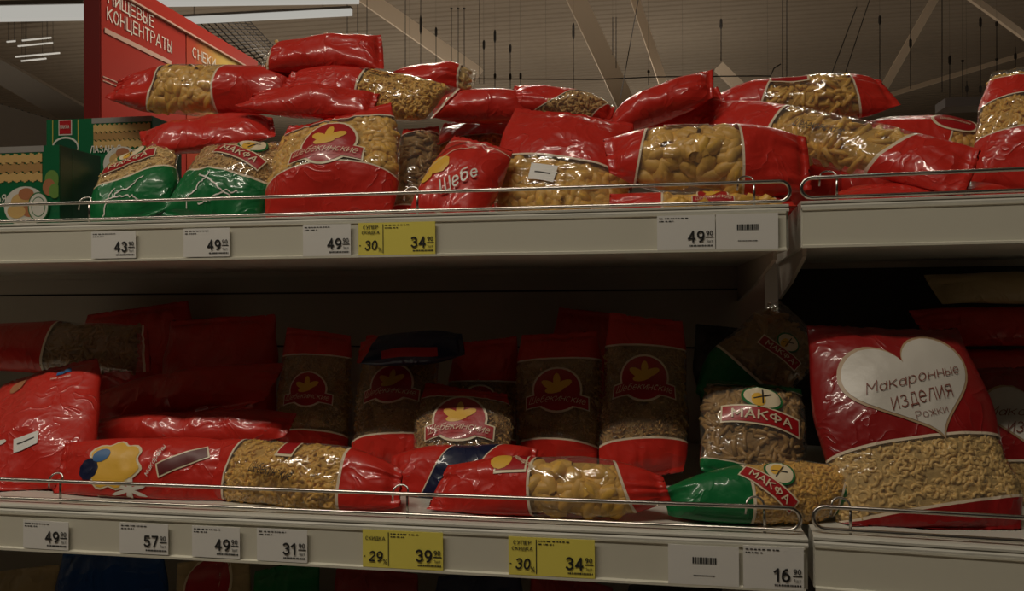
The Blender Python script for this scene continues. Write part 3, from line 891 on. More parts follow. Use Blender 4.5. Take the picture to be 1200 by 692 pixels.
        pos = (P['p0'][None, None] if v.ndim == 2 else P['p0'][None]) + v[..., None] * s.L * P['d'] + cx[..., None] * P['r'] + off[..., None] * P['n'] \
            + (arc * bx)[..., None] * P['r'] + (arc * bn)[..., None] * P['n']
        return pos

    def on(s, x, y, lift=0.0006, v0=0.5, x0=0.0, rot=0.0):
        """map flat print (metres about a centre) on to the front of the bag"""
        x = np.asarray(x, float); y = np.asarray(y, float)
        c, k = math.cos(rot), math.sin(rot)
        X = x * c - y * k + x0; Y = x * k + y * c
        v = np.clip(v0 - Y / s.L, 0.001, 0.999)
        q = np.clip(X / (s.W / 2 * 0.92) / 1.3, -0.97, 0.97)
        one = np.ones_like(q)
        p = s.surf(q, v, one)
        e = 1e-3
        du = s.surf(q + e, v, one) - p; dv = s.surf(q, v + e, one) - p
        nn = np.cross(dv, du); nn /= np.linalg.norm(nn, axis=-1, keepdims=True) + 1e-12
        sgn = np.sign((nn @ s.P['n']))[..., None]; sgn[sgn == 0] = 1
        return s.clamp(p) + nn * sgn * lift - s.org

    def disc(s, outline, v0, x0, lift, rot=0.0, rings=13):
        o = np.array(outline); k = len(o)
        pts = [np.zeros((1, 2))] + [o * (i / rings) for i in range(1, rings + 1)]
        p = np.concatenate(pts)
        P3 = s.on(p[:, 0], p[:, 1], lift, v0, x0, rot)
        f = [(0, 1 + j, 1 + (j + 1) % k) for j in range(k)]
        for i in range(1, rings):
            a = 1 + (i - 1) * k; b = a + k
            f += [(a + j, b + j, b + (j + 1) % k, a + (j + 1) % k) for j in range(k)]
        return P3, f

    def rect(s, w_, h_, v0, x0, lift, rot=0.0, arch=0.0, nx=14, ny=4):
        xs = np.linspace(-w_ / 2, w_ / 2, nx + 1); ys = np.linspace(-h_ / 2, h_ / 2, ny + 1)
        gx_, gy_ = np.meshgrid(xs, ys)
        gy_ = gy_ + arch * (1 - (gx_ / (w_ / 2)) ** 2)
        P3 = s.on(gx_.ravel(), gy_.ravel(), lift, v0, x0, rot)
        f = [(j * (nx + 1) + i, j * (nx + 1) + i + 1, (j + 1) * (nx + 1) + i + 1, (j + 1) * (nx + 1) + i) for j in range(ny) for i in range(nx)]
        return P3, f

    def put(s, name, layers, parent=None):
        V = []; F = []; MI = []; ms = []
        for (P3, f), mt in layers:
            if mt not in ms: ms.append(mt)
            k = len(V); V += P3.tolist(); F += [tuple(k + i for i in q) for q in f]; MI += [ms.index(mt)] * len(f)
        return mesh_obj(name, V, F, ms, parent or s.root, MI, smooth=True)

    def text(s, t, h, v0, x0, m, rot=0.0, bold=0.01, shear=0.0, width=None, arch=0.0, aw=None, lift=0.0026, parent=None, name='lettering'):
        v, f = text2d(t, bold, shear)
        sx = h if not width else width / (v[:, 0].max() - v[:, 0].min())
        X = v[:, 0] * sx; Y = v[:, 1] * h
        if arch: Y = Y + arch * (1 - (X / (aw or np.abs(X).max() + 1e-9)) ** 2)
        P3 = s.on(X, Y, lift + v[:, 2:3] * h, v0, x0, rot)
        return mesh_obj(name, P3, f, m, parent or s.root)

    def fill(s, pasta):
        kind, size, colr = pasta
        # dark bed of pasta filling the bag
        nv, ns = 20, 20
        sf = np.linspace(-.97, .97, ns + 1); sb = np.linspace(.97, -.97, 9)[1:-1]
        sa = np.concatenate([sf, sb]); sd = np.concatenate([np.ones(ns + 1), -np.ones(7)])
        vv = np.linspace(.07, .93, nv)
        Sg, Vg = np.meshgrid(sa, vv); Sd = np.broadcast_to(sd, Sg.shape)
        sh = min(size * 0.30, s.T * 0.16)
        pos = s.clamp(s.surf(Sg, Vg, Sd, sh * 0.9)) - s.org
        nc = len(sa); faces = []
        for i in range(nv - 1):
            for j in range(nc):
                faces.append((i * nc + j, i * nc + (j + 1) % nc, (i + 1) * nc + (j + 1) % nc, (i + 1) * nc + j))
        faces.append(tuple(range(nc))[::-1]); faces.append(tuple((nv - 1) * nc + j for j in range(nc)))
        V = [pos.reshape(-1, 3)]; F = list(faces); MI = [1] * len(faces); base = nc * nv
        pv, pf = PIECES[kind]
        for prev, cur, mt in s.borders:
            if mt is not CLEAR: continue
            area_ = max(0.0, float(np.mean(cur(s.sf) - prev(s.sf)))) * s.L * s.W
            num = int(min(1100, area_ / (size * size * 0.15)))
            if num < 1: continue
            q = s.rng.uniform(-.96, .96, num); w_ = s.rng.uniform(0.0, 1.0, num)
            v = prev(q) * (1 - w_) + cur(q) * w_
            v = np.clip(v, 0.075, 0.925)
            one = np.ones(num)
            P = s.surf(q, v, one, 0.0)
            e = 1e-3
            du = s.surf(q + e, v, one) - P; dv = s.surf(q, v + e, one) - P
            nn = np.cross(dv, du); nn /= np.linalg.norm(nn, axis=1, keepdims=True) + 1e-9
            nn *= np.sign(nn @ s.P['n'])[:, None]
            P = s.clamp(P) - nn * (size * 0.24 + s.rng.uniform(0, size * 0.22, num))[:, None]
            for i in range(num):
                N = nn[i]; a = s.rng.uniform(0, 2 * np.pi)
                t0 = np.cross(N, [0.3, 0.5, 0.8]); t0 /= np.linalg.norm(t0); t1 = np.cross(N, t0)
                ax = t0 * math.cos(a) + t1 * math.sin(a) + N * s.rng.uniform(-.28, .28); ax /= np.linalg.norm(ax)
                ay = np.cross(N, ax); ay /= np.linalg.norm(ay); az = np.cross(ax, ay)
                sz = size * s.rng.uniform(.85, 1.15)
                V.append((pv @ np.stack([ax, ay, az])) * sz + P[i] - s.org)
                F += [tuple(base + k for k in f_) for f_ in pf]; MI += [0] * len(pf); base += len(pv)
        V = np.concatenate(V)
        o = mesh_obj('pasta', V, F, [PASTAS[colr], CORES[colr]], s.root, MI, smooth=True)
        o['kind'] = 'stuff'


def circ(r, k=28, a0=0, a1=2 * math.pi, sx=1.0):
    return [(r * sx * math.cos(a0 + (a1 - a0) * i / k), r * math.sin(a0 + (a1 - a0) * i / k)) for i in range(k)]


WL = 0.012
def z_window(a, b, ca=0.0, cb=0.0, sa=0.0, sb=0.0, m0=None, m1=None, win=None, line=WLINE, wl=WL):
    m0 = m0 or RED; m1 = m1 or RED; win = win or CLEAR
    return [(a, ca, sa, m0), (a + wl, ca, sa, line), (b, cb, sb, win), (b + wl, cb, sb, line), (1, 0, 0, m1)]


def emblem(b, v0, x0=0.0, r=0.026, rot=0.0, txt='Шебекинские', dim=False):
    """dome of red with yellow pasta, over a red banner with script"""
    pr = REDP
    sr, cr = math.sin(rot), math.cos(rot)
    bx, bv = x0 + r * .62 * sr, v0 + r * .62 * cr / b.L
    L = []
    L.append((b.disc(circ(r * 1.10), v0, x0, .0009, rot), CREAM))
    L.append((b.rect(r * 2.9, r * 0.66, bv, bx, .0010, rot, arch=r * .16), CREAM))
    L.append((b.disc(circ(r), v0, x0, .0013, rot), pr))
    L.append((b.rect(r * 2.75, r * 0.54, bv, bx, .0016, rot, arch=r * .16), pr))
    o = b.put('emblem', L)
    Y = []
    for k, (dx, dy, a, ln) in enumerate(((-.28, .18, 2.6, .42), (.26, .22, .5, .42), (0, .42, 1.57, .36), (-.1, -.02, .2, .4))):
        e = [(math.cos(t) * ln * r, math.sin(t) * ln * .42 * r) for t in np.linspace(0, 2 * math.pi, 14)[:-1]]
        c_, s_ = math.cos(a), math.sin(a)
        e = np.array([(x * c_ - y * s_, x * s_ + y * c_) for x, y in e])
        cr_, sr_ = math.cos(rot), math.sin(rot)
        ox, oy = dx * r, dy * r
        X = ox * cr_ - oy * sr_; Y_ = ox * sr_ + oy * cr_
        Y.append((b.disc(e, v0 - Y_ / b.L, x0 + X, .0018, rot, rings=2), YEL))
    b.put('pasta_picture', Y, o)
    b.text(txt, r * .34, v0 + r * .58 * cr / b.L, x0 + r * .58 * sr, CREAM, rot, -0.014, 0.35, r * 2.45, arch=r * .16, aw=r * 1.375, lift=.0034, parent=o)
    return o


def makfa_label(b, v0, x0=0.0, rot=0.0, wd=0.075):
    o = b.put('banner', [(b.rect(wd, wd * .26, v0, x0, .0010, rot, arch=wd * .03), CREAM), (b.rect(wd * .95, wd * .21, v0, x0, .0014, rot, arch=wd * .03), REDP)])
    b.text('МАКФА', wd * .13, v0, x0, CREAM, rot, .008, 0, wd * .72, arch=wd * .03, aw=wd * .475, lift=.0024, parent=o)
    c_, s_ = math.cos(rot), math.sin(rot)
    ox, oy = 0, wd * .32
    X = x0 - oy * s_; v = v0 - oy * c_ / b.L
    half = [(wd * .26 * math.cos(t), wd * .20 * math.sin(t)) for t in np.linspace(0, 2 * math.pi, 25)[:-1]]
    L = [(b.disc(half, v, X, .0009, rot), GREENP), (b.disc([(x * .86, y * .86) for x, y in half], v, X, .0012, rot), CREAM)]
    o2 = b.put('round_badge', L)
    Y = [(b.disc([(wd * .085 * math.cos(t), wd * .11 * math.sin(t)) for t in np.linspace(0, 2 * math.pi, 13)[:-1]], v + .02 * c_ * wd / b.L * 3, X - wd * .05, .0016, rot, 2), YEL)]
    Y.append((b.rect(wd * .02, wd * .24, v, X, .0018, rot, nx=2), DKP))
    Y.append((b.rect(wd * .24, wd * .02, v, X, .0018, rot + .5, nx=4, ny=1), DKP))
    b.put('mill_picture', Y, o2)


def script(b, t, v0, x0=0.0, rot=0.0, wd=0.08, h=0.012, m=None, shear=0.4):
    return b.text(t, h, v0, x0, m or DKP, rot, 0.0, shear, wd, lift=.0045)


def squiggle(b, v0, x0, ln, rot=0.0, m=None, amp=0.003, wd=0.0012, seed=0, n=26):
    """a thin printed contour line"""
    rnd = np.random.default_rng(seed)
    t = np.linspace(-.5, .5, n); y = np.cumsum(rnd.normal(0, 1, n)); y = (y - y.mean()) / (np.abs(y).max() + 1e-6) * amp
    X = np.concatenate([t * ln, t * ln]); Y = np.concatenate([y, y + wd])
    P3 = b.on(X, Y, .001, v0, x0, rot)
    return (P3, [(i, i + 1, n + i + 1, n + i) for i in range(n - 1)]), (m or WLINE)


PI2 = math.pi / 2
NF = (0, -.82, .55)      # leaning back
NU = (0, -.45, .9)       # lying
G1 = 'pasta bags heaped on the upper shelf'
G2 = 'pasta bags lying at the front of the lower shelf'
G3 = 'pasta bags standing on the lower shelf'
RU = YU + .0155; RL = YL + .0155
ALLRED = [(.04, 0, 0, RED), (1, 0, 0, RED)]

# ---- upper shelf
b = Bag('macaroni_bag', 'green-bottomed macaroni bag next to the lasagne boxes', (166, 174, .13), (152, 262, .05), 108, .055, (-.15, -.8, .5),
        [(.50, .04, 0, CLEAR), (.52, .04, 0, WLINE), (1, 0, 0, GREEN)], ('elbow', .011, 'pale'), G1, rail=RU, lump=1.3)
makfa_label(b, .34, .002, .1, .075)
squig = [squiggle(b, .72, 0, .06, .3, WHITEP, .006, .0018, 3), squiggle(b, .82, .01, .05, -.4, WHITEP, .006, .0018, 5), squiggle(b, .78, -.02, .04, .9, WHITEP, .005, .0016, 6)]
b.put('line_print', squig)
b = Bag('macaroni_bag', 'green-bottomed macaroni bag under the flat red bag', (300, 168, .13), (240, 262, .05), 122, .06, (.1, -.8, .5),
        [(.50, .03, 0, CLEAR), (.52, .03, 0, WLINE), (1, 0, 0, GREEN)], ('elbow', .011, 'tan'), G1, rail=RU, lump=1.3)
makfa_label(b, .33, .008, -.25, .075)
b.put('line_print', [squiggle(b, .70, 0, .06, -.5, WHITEP, .006, .0018, 13), squiggle(b, .80, .01, .05, .4, WHITEP, .006, .0018, 15), squiggle(b, .76, -.02, .05, 1.2, WHITEP, .006, .0018, 16)])
Bag('pasta_bag', 'plain red bag lying on the two green-bottomed bags', (166, 166, .13), (320, 148, .14), 66, .042, (0, -.62, .78), ALLRED, None, G1, lump=1.5, ends=(0.75, 0.9))
b = Bag('pasta_bag', 'red-ended bag of yellow shells in front of the red sign', (133, 104, .19), (348, 106, .19), 74, .054, (0, -.88, .4),
        z_window(.24, .62, .02, -.02), ('shell', .022, 'gold'), G1, lump=1.4, flare=(.85, 1), ends=(0.45, 0.8))
Bag('pasta_bag', 'topmost red bag of the whole heap', (312, 67, .2), (447, 60, .2), 56, .05, (0, -.85, .5),
    [(.06, 0, 0, CLEAR), (.08, 0, 0, WLINE), (1, 0, 0, RED)], ('penne', .02, 'tan'), G1, lump=1.3, flare=(.95, 1), ends=(0.8, 1.1))
b = Bag('pasta_bag', 'red bag with a tan window end, under the topmost bag', (338, 98, .18), (524, 122, .18), 68, .05, (0, -.85, .5),
        z_window(.48, .985, .0, 0), ('elbow', .012, 'gold'), G1, lump=1.2, ends=(0.8, 0.75))
b.put('line_print', [squiggle(b, .56, .02, .05, PI2, MAROON, .002, .002, 1)])
Bag('pasta_bag', 'slim red bag lying on the big emblem bag', (288, 117, .13), (440, 122, .13), 48, .038, (0, -.75, .6), ALLRED, None, G1, lump=1.5, ends=(0.5, 0.85))
b = Bag('pasta_bag', 'large front bag with a red emblem above the 49.90 and yellow tags', (398, 135, .12), (383, 262, .05), 162, .06, (-.05, -.85, .5),
        z_window(.12, .68, .0, -.10, 0, 0), ('shell', .017, 'gold'), G1, rail=RU, flare=(.92, 1.06))
emblem(b, .40, .004, .032, -.05)
Bag('pasta_bag', 'see-through bag standing edge-on right of the large emblem bag', (494, 150, .18), (482, 262, .11), 52, .045, (.5, -.85, .1),
    z_window(.08, .88), ('penne', .022, 'brown'), G1, lump=1.6)
Bag('pasta_bag', 'red bag with crumpled clear end, high right of the tan window', (450, 98, .25), (556, 93, .25), 48, .045, (0, -.85, .5),
    [(.84, 0, 0, RED), (.86, 0, 0, WLINE), (1, 0, 0, CLEAR)], ('penne', .02, 'pale'), G1, lump=1.4, ends=(0.65, 0.6))
Bag('pasta_bag', 'plain red bag lying between two clear-ended bags', (508, 125, .24), (628, 124, .24), 46, .042, (0, -.85, .5), ALLRED, None, G1, ends=(0.8, 0.8))
b = Bag('pasta_bag', 'red-topped bag with a window, behind the red lettered bag', (563, 140, .29), (543, 256, .22), 104, .05, (0, -.9, .4),
        z_window(.34, .9, -.10, 0, -.08, 0), ('elbow', .013, 'gold'), G1, lump=1.2)
b = Bag('pasta_bag', 'red bag with slanted white lettering, before the see-through bag', (566, 170, .12), (515, 262, .045), 96, .055, (-.1, -.85, .5),
        z_window(.09, .93, .0, 0, 0, 0, win=RED), None, G1, rail=RU, lump=1.3)
b.put('yellow_picture', [(b.disc(circ(.016, 9), .48, -.026, .001, 0, 3), YEL), (b.disc(circ(.010, 9), .62, -.036, .001, 0, 3), YEL)])
b.text('Шебе', .018, .62, .008, WHITEP, .75, .004, .35, .050)
b.put('line_print', [squiggle(b, .35, -.02, .07, .7, WLINE, .003, .0015, 8), squiggle(b, .30, -.03, .06, .75, DKP, .002, .0015, 9)])
b = Bag('pasta_bag', 'red bag with a clear ridge, leaning on the stickered bag', (597, 112, .24), (718, 132, .25), 44, .042, (0, -.8, .6),
        z_window(.52, .9, 0, 0, .25, .1), ('elbow', .012, 'tan'), G1, lump=1.4, ends=(0.8, 0.6))
b = Bag('pasta_bag', 'big red-topped bag with a small white sticker', (672, 136, .19), (650, 268, .10), 154, .065, (.05, -.88, .42),
        [(.55, -.05, .05, RED), (.565, -.05, .05, WLINE), (1, 0, 0, CLEAR)], ('shell', .02, 'gold'), G1, rail=RU, flare=(1.1, .98))
o = b.put('price_sticker', [(b.rect(.030, .026, .66, -.020, .0015, -.1, nx=6), PAPER)])
b.put('sticker_print', [(b.rect(.018, .0018, .665, -.020, .002, -.1, nx=4, ny=1), DKP)], o)
Bag('pasta_bag', 'upper of two plain red bags tilted up to the right', (712, 144, .21), (835, 98, .21), 54, .046, (-.3, -.8, .5), ALLRED, None, G1, lump=1.3, flare=(.8, 1), ends=(0.45, 0.85))
Bag('pasta_bag', 'lower of two plain red bags tilted up to the right', (765, 158, .25), (845, 112, .25), 40, .035, (-.2, -.85, .5), ALLRED, None, G1, ends=(0.6, 0.8))
b = Bag('pasta_bag', 'fat red-ended bag showing large yellow shells over the barcode card', (712, 184, .085), (946, 192, .065), 96, .06, (0, -.9, .42),
        z_window(.17, .66, .01, .02, .03, -.03), ('shell', .027, 'gold'), G1, lump=1.3, flare=(.85, 1.05), ends=(0.65, 0.75))
b.put('emblem', [(b.rect(.05, .014, .40, .040, .0012, PI2 + .1), CREAM), (b.rect(.046, .010, .40, .040, .0016, PI2 + .1), REDP)])
b = Bag('pasta_bag', 'bag squeezed flat beneath the fat yellow shell bag', (716, 243, .05), (932, 245, .045), 46, .028, (0, -.8, .6),
        z_window(.28, .9), ('shell', .022, 'gold'), G1, rail=RU)
emblem(b, .56, .010, .016, -PI2)
b = Bag('pasta_bag', 'yellow-windowed bag at the top of the right-hand heap', (836, 128, .28), (1042, 108, .26), 70, .055, (0, -.85, .5),
        z_window(.30, .80, 0, 0, .1, 0), ('penne', .024, 'gold'), G1, lump=1.3, ends=(0.5, 0.6))
b.put('emblem', [(b.rect(.05, .014, .45, .016, .0012, PI2 - .1), CREAM), (b.rect(.045, .010, .45, .016, .0016, PI2 - .1), REDP)])
b = Bag('penne_bag', 'long penne bag sloping down over the gap between the bays', (830, 132, .24), (1138, 202, .03), 72, .052, (0, -.9, .4),
        z_window(.32, .76, 0, 0, -.02, .05), ('penne', .030, 'gold'), G1, lump=1.1, bend=(.0, .0), ends=(0.7, 0.85))
script(b, 'Шебекинские', .52, -.008, -PI2, .065, .009)
b = Bag('pasta_bag', 'red bag with an oval emblem lying behind the penne bag', (1008, 158, .26), (1180, 172, .24), 80, .045, (0, -.75, .65),
        z_window(.52, .93, .08, 0), ('shell', .018, 'gold'), G1, surf=SU + .0025, ends=(0.6, 0.7))
b.put('emblem', [(b.disc(circ(.020, sx=1.4), .62, .012, .0010, PI2), CREAM), (b.disc(circ(.0175, sx=1.4), .62, .012, .0014, PI2), REDP)])
b.text('Шебекинские', .006, .62, .012, CREAM, -PI2, .0, .3, .036)
Bag('pasta_bag', 'flat red bag on the neighbouring shelf, right of the chrome loop', (984, 229, .065), (1190, 228, .05), 60, .028, (0, -.35, .95),
    ALLRED, None, G1, surf=SU + .0025, rail=RU - .02, lump=1.2, ends=(0.8, 0.6))
b = Bag('pasta_bag', 'red and yellow bag with a silver tip at the far end', (1216, 78, .16), (1196, 232, .09), 112, .055, (-.2, -.85, .4),
        [(.12, 0, .04, CLEAR), (.13, 0, .04, WLINE), (.30, 0, -.06, RED), (.31, 0, -.06, WLINE), (.58, 0, -.05, CLEAR), (.59, 0, -.05, WLINE), (1, 0, 0, RED)],
        ('elbow', .014, 'gold'), G1, surf=SU + .0025, rail=RU - .02)
o = MB().box((-.03, -.02, 0), (.03, .02, .012)).build('carton', mat('dark_card', (.06, .05, .045), .6)); o.location = at(1130, 128, .30)
props(o, 'small dark carton poking up behind the emblem bag', 'carton')

Bag('pasta_bag', 'dim red bag at the bottom of the heap beneath the penne bag', (905, 165, .27), (915, 256, .22), 150, .07, (0, -.95, .3), ALLRED, None, G1, rest=True, lump=1.2)
Bag('pasta_bag', 'dim red bag low behind the gap between the two upper rails', (1040, 190, .26), (1050, 256, .22), 120, .07, (0, -.95, .3), ALLRED, None, G1, surf=SU + .0025, rest=True, lump=1.2)
# ---- lasagne cartons
BOXG = mat('carton_green', (0.010, 0.13, 0.05), 0.3, coat=0.4)
BOXD = mat('carton_dark_green', (0.008, 0.07, 0.035), 0.35, coat=0.3)
GREYT = mat('carton_grey', (0.30, 0.28, 0.26), 0.4)
SHEET = mat('lasagne_print', (0.62, 0.40, 0.15), 0.4)
SHEET2 = mat('lasagne_print_shade', (0.42, 0.24, 0.09), 0.4)
PLATE = mat('plate_print', (0.66, 0.63, 0.56), 0.4)
MEAT = mat('meat_print', (0.42, 0.16, 0.07), 0.5)
LGREEN = mat('salad_print', (0.14, 0.27, 0.05), 0.5)


def lasagne_box(lab, xr, zb_, y, w_, h_, dep, ry, stamp):
    """carton with its front facing the aisle, right front corner at the given point"""
    root = empty('lasagne_carton', (xr, y, zb_), (0, 0, ry))
    MB().box((-w_, 0, 0), (0, dep, h_)).build('carton', [BOXG], root)
    MB().box((0, 0.001, .001), (0.0004, dep - .001, h_ - .001)).build('end_panel', BOXD, root)
    top = MB().box((-w_ + .075, -.0004, h_ - .008), (-0.022 if stamp else 0, 0, h_)); top.build('grey_border', GREYT, root)
    # wavy-edged sheets shown on the front
    mm = MB(); n_ = 46; x0 = -w_ + .078; x1 = -.024 if stamp else -.002
    for row in range(3):
        zc = h_ - .016 - row * .012
        for i in range(n_):
            xa = x0 + (x1 - x0) * i / n_; xb_ = x0 + (x1 - x0) * (i + 1) / n_
            dz = .0014 * math.sin(i * 1.6 + row)
            mm.box((xa, -.0008 + row * .0001, zc - .0055 + dz), (xb_, 0, zc + .0055 + dz), row % 2)
    mm.build('sheet_picture', [SHEET, SHEET2], root)
    # badge with yellow side lines
    for xx in (-w_ + .010, -w_ + .052):
        MB().box((xx, -.0005, .004), (xx + .0012, 0, h_ - .001)).build('side_line', mat('gilt', (.55, .42, .08), .4), root)
    cx = -w_ + .0315
    MB().box((cx - .011, -.0006, h_ - .024), (cx + .011, 0, h_ - .001)).build('badge', PLATE, root)
    MB().box((cx - .0095, -.0010, h_ - .022), (cx + .0095, 0, h_ - .002)).build('badge_field', REDP, root)
    flat_text('lettering', 'МАКФА', (cx, -.0012, h_ - .0115), (1, 0, 0), (0, 0, 1), .006, PLATE, root, .01, 0, .015)
    def dsc(nm, cx_, cz_, r1, r2, m_, y_, k=24, clip=None):
        vv = [(cx_, y_, cz_)] + [(cx_ + r1 * math.cos(2 * math.pi * i / k), y_, cz_ + r2 * math.sin(2 * math.pi * i / k)) for i in range(k)]
        vv = [(min(max(a, -w_ + .001), -.0005), b2, min(max(c, .001), h_)) for a, b2, c in vv]
        mesh_obj(nm, vv, [(0, 1 + i, 1 + (i + 1) % k) for i in range(k)][::-1], m_, root)
    dsc('arch_ring', cx, h_ - .042, .022, .016, PLATE, -.0006); dsc('arch_field', cx, h_ - .043, .020, .014, BOXD, -.0008)
    pz = .026 if stamp else h_ - .070
    dsc('plate_picture', -.048, pz, .030, .026, PLATE, -.0010)
    for k_, (a, c, r_) in enumerate(((-.052, .032, .016), (-.040, .022, .014), (-.060, .020, .013), (-.046, .042, .011))):
        dsc('food_picture', a, c + pz - .026, r_, r_ * .7, MEAT if k_ % 2 else SHEET, -.0012 - k_ * .0001)
    for k_, (a, c, r_) in enumerate(((-.010, .060, .010), (-.014, .050, .009), (-.006, .045, .008))):
        dsc('salad_picture', a, c, r_, r_ * 1.2, LGREEN if k_ != 1 else MEAT, -.0009 - k_ * .0001)
    if stamp:
        dsc('stamp', -.028, .025, .015, .019, GREENP, -.0022); dsc('stamp_field', -.028, .025, .0135, .0173, PLATE, -.0023)
        dsc('stamp', -.028, .025, .010, .013, GREENP, -.0024); dsc('stamp_field', -.028, .025, .009, .0118, PLATE, -.0025)
    flat_text('lettering', 'ЛАЗАНЬЯ', (-.100 if stamp else -w_ + .098, -.0006, h_ - .047 if not stamp else .037), (1, 0, 0), (0, 0, 1), .011, WHITEP, root, .015, 0, .050)
    # flap seam on the end and a small mark
    MB().box((.0003, dep * .30, .002), (.0008, dep * .31, h_ - .002)).build('flap_seam', BOXG, root)
    props(root, lab, 'carton', 'green lasagne cartons')


pf_ = at(73, 250, .05)
lasagne_box('front green lasagne carton with a round stamp, cut off by the photo edge', pf_.x, SU + .0005, .045, .235, .104, .082, .035, True)
lasagne_box('rear green lasagne carton with red badge, behind the stamped one', at(178, 200, .21).x, SU + .0005, .21, .172, .178, .08, .03, False)

# ---- lower shelf, standing bags at the back
STR = ('spiral', .014, 'tan')
def shebek(lab, P0, P1, W, v_log=.42, top=.20, bot=.80, n=(0, -.97, .2), pas=STR, r=.024, T=.05, **k):
    b = Bag('pasta_bag', lab, P0, P1, W, T, n, z_window(top, bot, 0, -.03), pas, G3, surf=SL, rest=True, **k)
    emblem(b, v_log, 0, r)
    return b
shebek('standing emblem bag left of the one carrying a navy bag', (373, 392, .21), (364, 545, .15), 92, .48, r=.023)
shebek('standing emblem bag under the folded navy and red bag', (472, 402, .19), (455, 556, .11), 100, .42, r=.026)
shebek('standing emblem bag with its emblem half hidden by a lower bag', (570, 402, .22), (562, 545, .19), 88, .52, top=.34, r=.022)
shebek('short emblem bag in front, over the red and navy bag', (546, 474, .135), (538, 588, .06), 118, .40, top=.14, r=.030)
shebek('left one of two tall twin emblem bags', (655, 386, .18), (655, 550, .12), 100, .44, r=.027)
shebek('right one of two tall twin emblem bags', (757, 384, .17), (753, 572, .10), 102, .42, r=.027)
Bag('pasta_bag', 'deep red bag hidden behind the tall twin bags', (692, 380, .32), (682, 540, .31), 84, .04, (0, -1, .1), ALLRED, None, G3, surf=SL, rest=True)
b = Bag('pasta_bag', 'folded navy and red bag lying on a standing emblem bag', (422, 412, .12), (542, 404, .14), 46, .036, (0, -.7, .7),
        [(.12, 0, .1, RED), (.16, 0, .1, NAVY), (.8, 0, -.1, NAVY), (1, 0, 0, NAVY)], None, G3, surf=SL, ends=(0.8, 0.7))
b.put('red_band', [(b.rect(.011, .07, .50, -.018, .001, 0, nx=4, ny=10), REDP)])
# left heap
b = Bag('pasta_bag', 'big red bag with a small white sticker at the left edge', (58, 436, .09), (30, 596, -.03), 158, .055, (.05, -.95, .3), ALLRED, None, G3, surf=SL, rail=RL, lump=.9)
o = b.put('price_sticker', [(b.rect(.031, .018, .62, .006, .0013, .03, nx=6), PAPER)])
b.put('sticker_print', [(b.rect(.022, .0014, .615, .006, .0018, .03, nx=4, ny=1), DKP)], o)
b.put('brown_picture', [(b.disc(circ(.013, 11), .10, -.035, .001), MEAT)])
b.put('blue_badge', [(b.rect(.022, .007, .10, .036, .001, .1), BLUEP)])
b.text('Мой урожай', .0045, .16, .034, WHITEP, 0, .0, .1, .028)
b.put('splash_print', [(b.disc(np.array([(.013 * (1 + .6 * math.cos(5 * t)) * math.cos(t), .011 * (1 + .6 * math.cos(5 * t)) * math.sin(t)) for t in np.linspace(0, 2 * math.pi, 41)[:-1]]), .57, -.040, .001), WHITEP)])
Bag('pasta_bag', 'dim red-ended bag with a brown window atop the left heap', (-45, 405, .19), (174, 408, .2), 62, .05, (0, -.9, .4),
    z_window(.50, .97), ('penne', .018, 'brown'), G3, surf=SL)
Bag('pasta_bag', 'dim plain red bag standing at the back of the left heap', (262, 368, .26), (250, 520, .22), 150, .075, (0, -1, .1), ALLRED, None, G3, surf=SL, rest=True, lump=1.6)
Bag('pasta_bag', 'dim red bag leaning behind the left heap', (160, 372, .35), (160, 520, .33), 140, .06, (0, -1, .1), ALLRED, None, G3, surf=SL, rest=True, lump=1.6)
Bag('pasta_bag', 'creased plain red bag in the middle of the left heap', (108, 478, .16), (322, 446, .18), 62, .05, (0, -.8, .55), ALLRED, None, G3, surf=SL, lump=1.8, ends=(0.6, 0.8))
Bag('pasta_bag', 'slim red bag between the creased bag and the pictured one', (102, 508, .11), (340, 498, .12), 46, .045, (0, -.8, .55), ALLRED, None, G3, surf=SL, lump=1.5, ends=(0.7, 0.7))
# front row
b = Bag('pasta_bag', 'red bag with a yellow and blue picture and brown plaque', (70, 550, -.02), (300, 556, -.02), 84, .055, (0, -.9, .45), ALLRED, None, G2, surf=SL, rail=RL, lump=.9, ends=(0.85, 0.9))
star = [(.030 * (1 + .10 * math.cos(9 * t)) * math.cos(t) * .85, .034 * (1 + .12 * math.cos(7 * t)) * math.sin(t)) for t in np.linspace(0, 2 * math.pi, 47)[:-1]]
b.put('yellow_picture', [(b.disc([(x * 1.1, y * 1.1) for x, y in star], .34, .002, .0010), CREAM), (b.disc(star, .34, .002, .0014), YEL)])
b.put('blue_picture', [(b.disc(circ(.011, 12, sx=.7), .27, .012, .0019, .3, 3), BLUEP), (b.disc(circ(.013, 9), .22, -.004, .0017, 0, 3), NAVY)])
o = b.put('plaque', [(b.rect(.058, .016, .68, .008, .0010, -PI2 + .45, nx=10), CREAM), (b.rect(.054, .0125, .68, .008, .0014, -PI2 + .45, nx=10), MAROON)])
o = b.put('plaque', [(b.rect(.045, .010, .37, -.041, .0010, PI2, nx=10), CREAM), (b.rect(.042, .008, .37, -.041, .0014, PI2, nx=10), MAROON)])
b.put('splash_print', [(b.disc(np.array([(.009 * (1 + .6 * math.cos(6 * t)) * math.cos(t), .016 * (1 + .6 * math.cos(6 * t)) * math.sin(t)) for t in np.linspace(0, 2 * math.pi, 41)[:-1]]), .45, -.026, .001), WHITEP)])
b.text('макароны', .007, .56, .006, WHITEP, -PI2 + 1.2, .0, .3, .035)
b = Bag('pasta_bag', 'lying bag with a long window of small yellow spirals', (240, 548, -.015), (470, 572, -.05), 82, .055, (0, -.9, .45),
        z_window(.17, .74, 0, 0, .02, -.01), ('elbow', .013, 'gold'), G2, surf=SL, rail=RL, ends=(0.9, 0.5))
